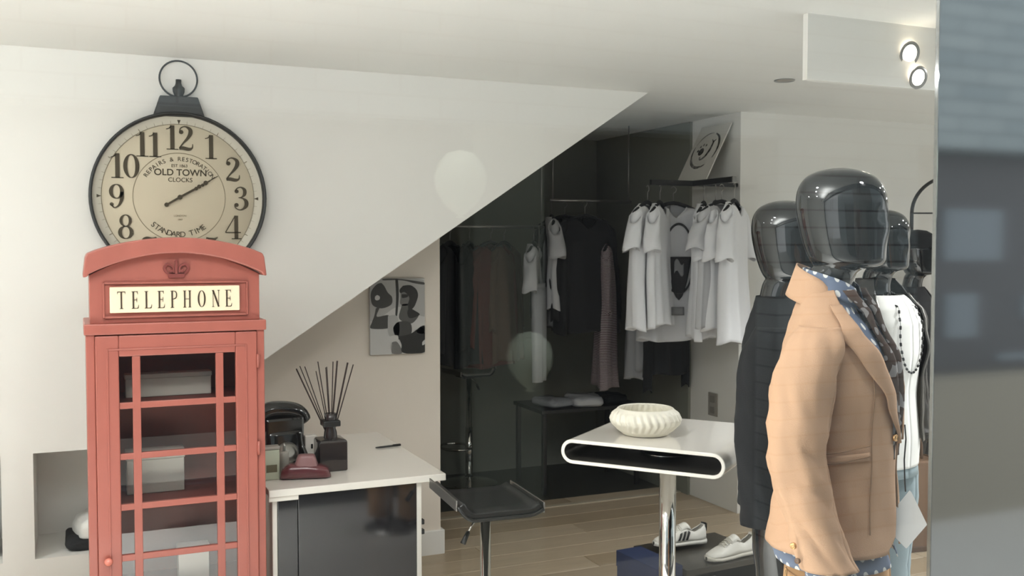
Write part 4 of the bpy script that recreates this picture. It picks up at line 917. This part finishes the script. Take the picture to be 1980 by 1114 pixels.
# trousers
def trousers(t, m, nm='trousers', H=.94, w_=.10, ankle=.08):
    q = obj(nm, MB().grid(lambda u, v: ((.128-.012*v)*cos(2*pi*u), (.178-.02*v)*sin(2*pi*u), H-.14+.17*v), 40, 6, us=1, vs_=.1), m, t, solid=.003)
    for s_ in (-1, 1):
        limb([(0, s_*.085, H-.06), (.0, s_*.092, H-.22), (.004, s_*.095, .55), (-.004, s_*.095, .35), (0, s_*.095, .07)], [.094, .098, .080, .072, ankle], 30, .006, 20+s_, m, q, 'trouser_leg')
    return q
tq = trousers(A, TANT); tq['label'] = 'tan cotton trousers'
ch = MB()
for k in range(26):
    z = .90-.022*k; cx, cy = -.075+.02*sin(k*.12), -.196
    pts = [(cx+(.0052*cos(2*pi*i/10) if k % 2 else 0), cy-.0+(0 if k % 2 else .0052*cos(2*pi*i/10)), z+.013*sin(2*pi*i/10)) for i in range(11)]
    ch.tube(pts, .0017, 5, cap=False)
obj('trouser_chain', ch, BRASS, tq, label='gilt link chain')
tg = obj('price_tag_cord', MB().tube([surf(fA, z0, z1, gapA, 6, 1.235, .012)]+[surf(fA, z0, z1, gapA, 6, z, .016) for z in (1.2, 1.15, 1.10, 1.072)], .0018, 6), BLACKG, ja)
tp0 = surf(fA, z0, z1, gapA, 6, 1.07, .022)
tag_o = obj('price_tag', MB().prism([(-.003, .006), (.0, .010), (.004, .006), (.034, -.058), (.034, -.060), (-.006, -.112), (-.008, -.112), (-.054, -.066), (-.054, -.063)][::-1], lambda p, k: (p[0]*1.12, .0008*k, p[1]*1.12)), CARD, tg, smooth=False, label='blank white card')
tag_o.location = (tp0.x+.004, tp0.y-.006, 1.066); tag_o.rotation_euler = (R(-14), 0, R(12))

# --- navy mannequin behind, left
Bm = mannequin('mannequin', 'black mannequin in a dark navy jacket behind the tan blazer, left side', (1.972, 2.395, 0), R(-52), 1.805)
tabB = [(z-.05 if z > 1 else z-.06, cx, hx, hy) for z, cx, hx, hy in tabA[:-1]]+[(1.515, -.028, .062, .066)]
gapB = [(z, 3, 3) for z in (.9, 1.3)]+[(1.42, 6, 6), (1.52, 20, 20)]
slB = [([(-.01, s_*.150, 1.43), (-.022, s_*.18, 1.36), (-.035, s_*.200, 1.24), (-.040, s_*.210, 1.10), (-.03, s_*.215, .98), (-.02, s_*.215, .86)], [.043, .062, .060, .056, .052, .050]) for s_ in (-1, 1)]
tabB[0] = (tabB[0][0], -.004, .132, .175); tabB[1] = (tabB[1][0], -.002, .130, .172)
jb, fB, zb0, zb1 = jacket(Bm, NAVY, tabB, gapB, .006, 30, slB); jb['label'] = 'dark navy wool jacket'
tB = trousers(Bm, BLACKF, H=.90); tB.scale = (.80, .82, 1); tB.location.x = .02

# --- mannequin in white tee and black leather jacket
Cm = mannequin('mannequin', 'black mannequin in a white T-shirt, long bead necklace and open black leather jacket', (2.93, 2.985, 0), R(-78), 1.815)
tabC = [(z-.045, cx, hx-.022, hy-.024) for z, cx, hx, hy in tabA[:-3]]
tabC = [(.80, 0, .128, .170), (.9, 0, .130, .172), (1.1, 0, .118, .152), (1.25, .008, .124, .160), (1.36, .008, .122, .168), (1.42, .004, .108, .155), (1.455, -.004, .092, .125), (1.475, -.010, .080, .095)]
gapC = [(.8, 0, 0), (1.6, 0, 0)]
sc_, fC, c0, c1 = jacket(Cm, WHT, tabC, gapC, .006, 41, [], 'shirt', thick=.002); sc_['label'] = 'white jersey T-shirt'
nk = []
for k in range(60):
    a = 2*pi*k/60; x_ = .066*sin(a); z_ = 1.33+.155*cos(a)
    d_ = interp(tabC, min(1.49, z_)); xx = d_[0]+(d_[1]+.010)*math.sqrt(max(0.05, 1-(x_/(d_[2]+.01))**2)); nk.append(Vector((xx if z_ < 1.44 else .05-.3*(z_-1.44), x_*1.15, z_)))
nkr = obj('necklace', MB().tube(nk+[nk[0]], .0014, 5), STEEL, Cm, label='long black bead necklace')
bm = MB()
for k in range(60):
    if k % 2: continue
    a, b_ = nk[k], nk[(k+1) % 60]; bm.tube([a, a.lerp(b_, .1), a.lerp(b_, .9), b_], [.0015, .0045, .0045, .0015], 8)
obj('beads', bm, BLACKG, nkr)
tabL = [(z-.02, cx, hx+.006, hy+.010) for z, cx, hx, hy in tabA[:-2]]
tabL = [(z-.03, a, b_, c_) for z, a, b_, c_ in tabL]+[(1.50, -.02, .086, .118), (1.54, -.028, .078, .085)]
gapL = [(.88, 26, 22), (1.1, 30, 26), (1.3, 36, 34), (1.44, 44, 44), (1.54, 62, 62)]
slL = [([(-.01, s_*.175, 1.44), (-.02, s_*.215, 1.38), (-.035, s_*.24, 1.26), (-.03, s_*.25, 1.12), (.0, s_*.25, .98), (.02, s_*.25, .90)], [.045, .072, .070, .064, .056, .054]) for s_ in (-1, 1)]
jl, fL, l0, l1 = jacket(Cm, LEATH, tabL, gapL, .010, 50, slL); jl['label'] = 'open black leather jacket'
for s_ in (0, 1):
    zz = [.90+.02*k for k in range(30)]
    obj('zip', MB().tube([surf(fL, l0, l1, gapL, (interp(gapL, z)[1]+1) if s_ else 360-interp(gapL, z)[0]-1, z, .004) for z in zz], .0032, 6), STEEL, jl)
tc_ = trousers(Cm, DENIM, H=.90); tc_['label'] = 'light blue denim jeans'

# --- mannequin with cap at the back
Dm = mannequin('mannequin', 'rearmost black mannequin wearing a dark cap and dark coat', (4.51, 4.32, 0), R(-60), 1.79); Dm.scale = (1, 1, .972)
tabD = [(z-.09, cx, hx+.004, hy+.004) for z, cx, hx, hy in tabA[:-1]]+[(1.475, -.028, .064, .068)]
slD = [([(x, y, z-.05) for x, y, z in P_], r_) for P_, r_ in slL]
jd, *_ = jacket(Dm, BLACKF, tabD, [(.8, 3, 3), (1.48, 8, 8)], .008, 61, slD); jd['label'] = 'dark buttoned coat'
trousers(Dm, BLACKF, H=.88)
cp = obj('cap', MB().lathe([(.001, .075), (.05, .068), (.09, .045), (.108, .01), (.110, -.03), (.106, -.035)], 32, (-.004, 0, 1.745)), NAVY, Dm, label='dark peaked cap')
obj('peak', MB().grid(lambda u, v: (.085+.085*v*sin(pi*(.15+.7*u)), (-.09+.18*u)*(1-.2*v), 1.715-.012*v), 14, 4), NAVY, cp, solid=.004)

# round-topped garment stand at the right
gs = thing('round_garment_stand', 'black arched metal garment stand behind the mannequins at the right', 'garment stand', (5.20, 4.70, 0), R(-24)); gs.scale = (1.12, .9, 1.02)
arc = [(-.235*cos(pi*k/24), 0, 1.85+.235*sin(pi*k/24)) for k in range(25)]
obj('arch', MB().tube([(-.235, 0, .02)]+arc+[(.235, 0, .02)], .011, 10), BLACKG, gs)
obj('crossbar', MB().tube([(-.235, 0, 1.85), (.235, 0, 1.85)], .005, 8), BLACKG, gs); obj('stand_base', MB().box(-.28, .28, -.16, .16, 0, .02), BLACKG, gs, smooth=False, bevel=.004)
gb_ = thing('hanging_coat', 'black coat hanging from the crossbar of the arched stand', 'coat', (5.26, 4.673, 1.884), R(-24))
obj('hook', MB().tube([(0, 0, .0), (0, 0, -.04)], .003, 6), STEEL, gb_)
obj('coat_body', MB().grid(lambda u, v: (interp([(0, .05), (.04, .10), (.12, .13), (1, .14)], v)[0]*cos(2*pi*u)*(1+.04*sin(8*pi*u)), (.05+.01*v)*sin(2*pi*u), -.03-1.0*v), 40, 16), BLACKF, gb_, solid=.003)

# ================================================================== ceiling lamps
LM = mat('lamp_lens', (255, 244, 226), .4, emit=(255, 244, 226), es=14)
OFF = mat('unlit_lamp', (150, 140, 128), .5)
def downlight(lab, loc, lit=True, rot=(0, 0, 0), r=.045):
    t = thing('ceiling_light', lab, 'ceiling light', loc, group='recessed ceiling lights'); t.rotation_euler = rot
    obj('ring', MB().lathe([(r, -.001), (r+.012, -.004), (r+.014, 0), (r, .0)], 28), STEEL, t)
    obj('lens', MB().lathe([(.001, -.006), (r*.7, -.004), (r, -.001)], 24), LM if lit else OFF, t)
nm_ = ['far left by the window', 'left of the centre by the window', 'centre by the window', 'added out of view in front of the ceiling box', 'right of the blazer by the window', 'far right by the window', 'left in the second row']; nm_.insert(5, 'added close to the glass to brighten the blazer')
for i, (x, y, p) in enumerate(LAMPS): downlight('lit round ceiling light, '+nm_[i], (x, y, 2.499))
downlight('small unlit recessed ceiling light left of the ceiling box', (3.246, 3.982, 2.499), False, r=.038)
downlight('upper lit spotlight on the face of the ceiling box', (2.881, 2.816, 2.392), True, (R(-75), 0, 0), .034)
downlight('lower lit spotlight at the bottom edge of the ceiling box', (2.922, 2.812, 2.306), True, (R(-75), 0, 0), .03)

pl = thing('fill_light_fixture', 'slim linear fill light added out of view over the window display', 'pendant light', (-.65, 1.50, 2.15))  # unseen fixture made up to carry the added fill light
box('housing', (-1.12, 1.12, -.03, .03, 0, .05), GLOSSW, pl)
for x in (-.9, .9): obj('suspension_wire', MB().tube([(x, 0, .05), (x, 0, .35)], .002, 6), STEEL, pl)
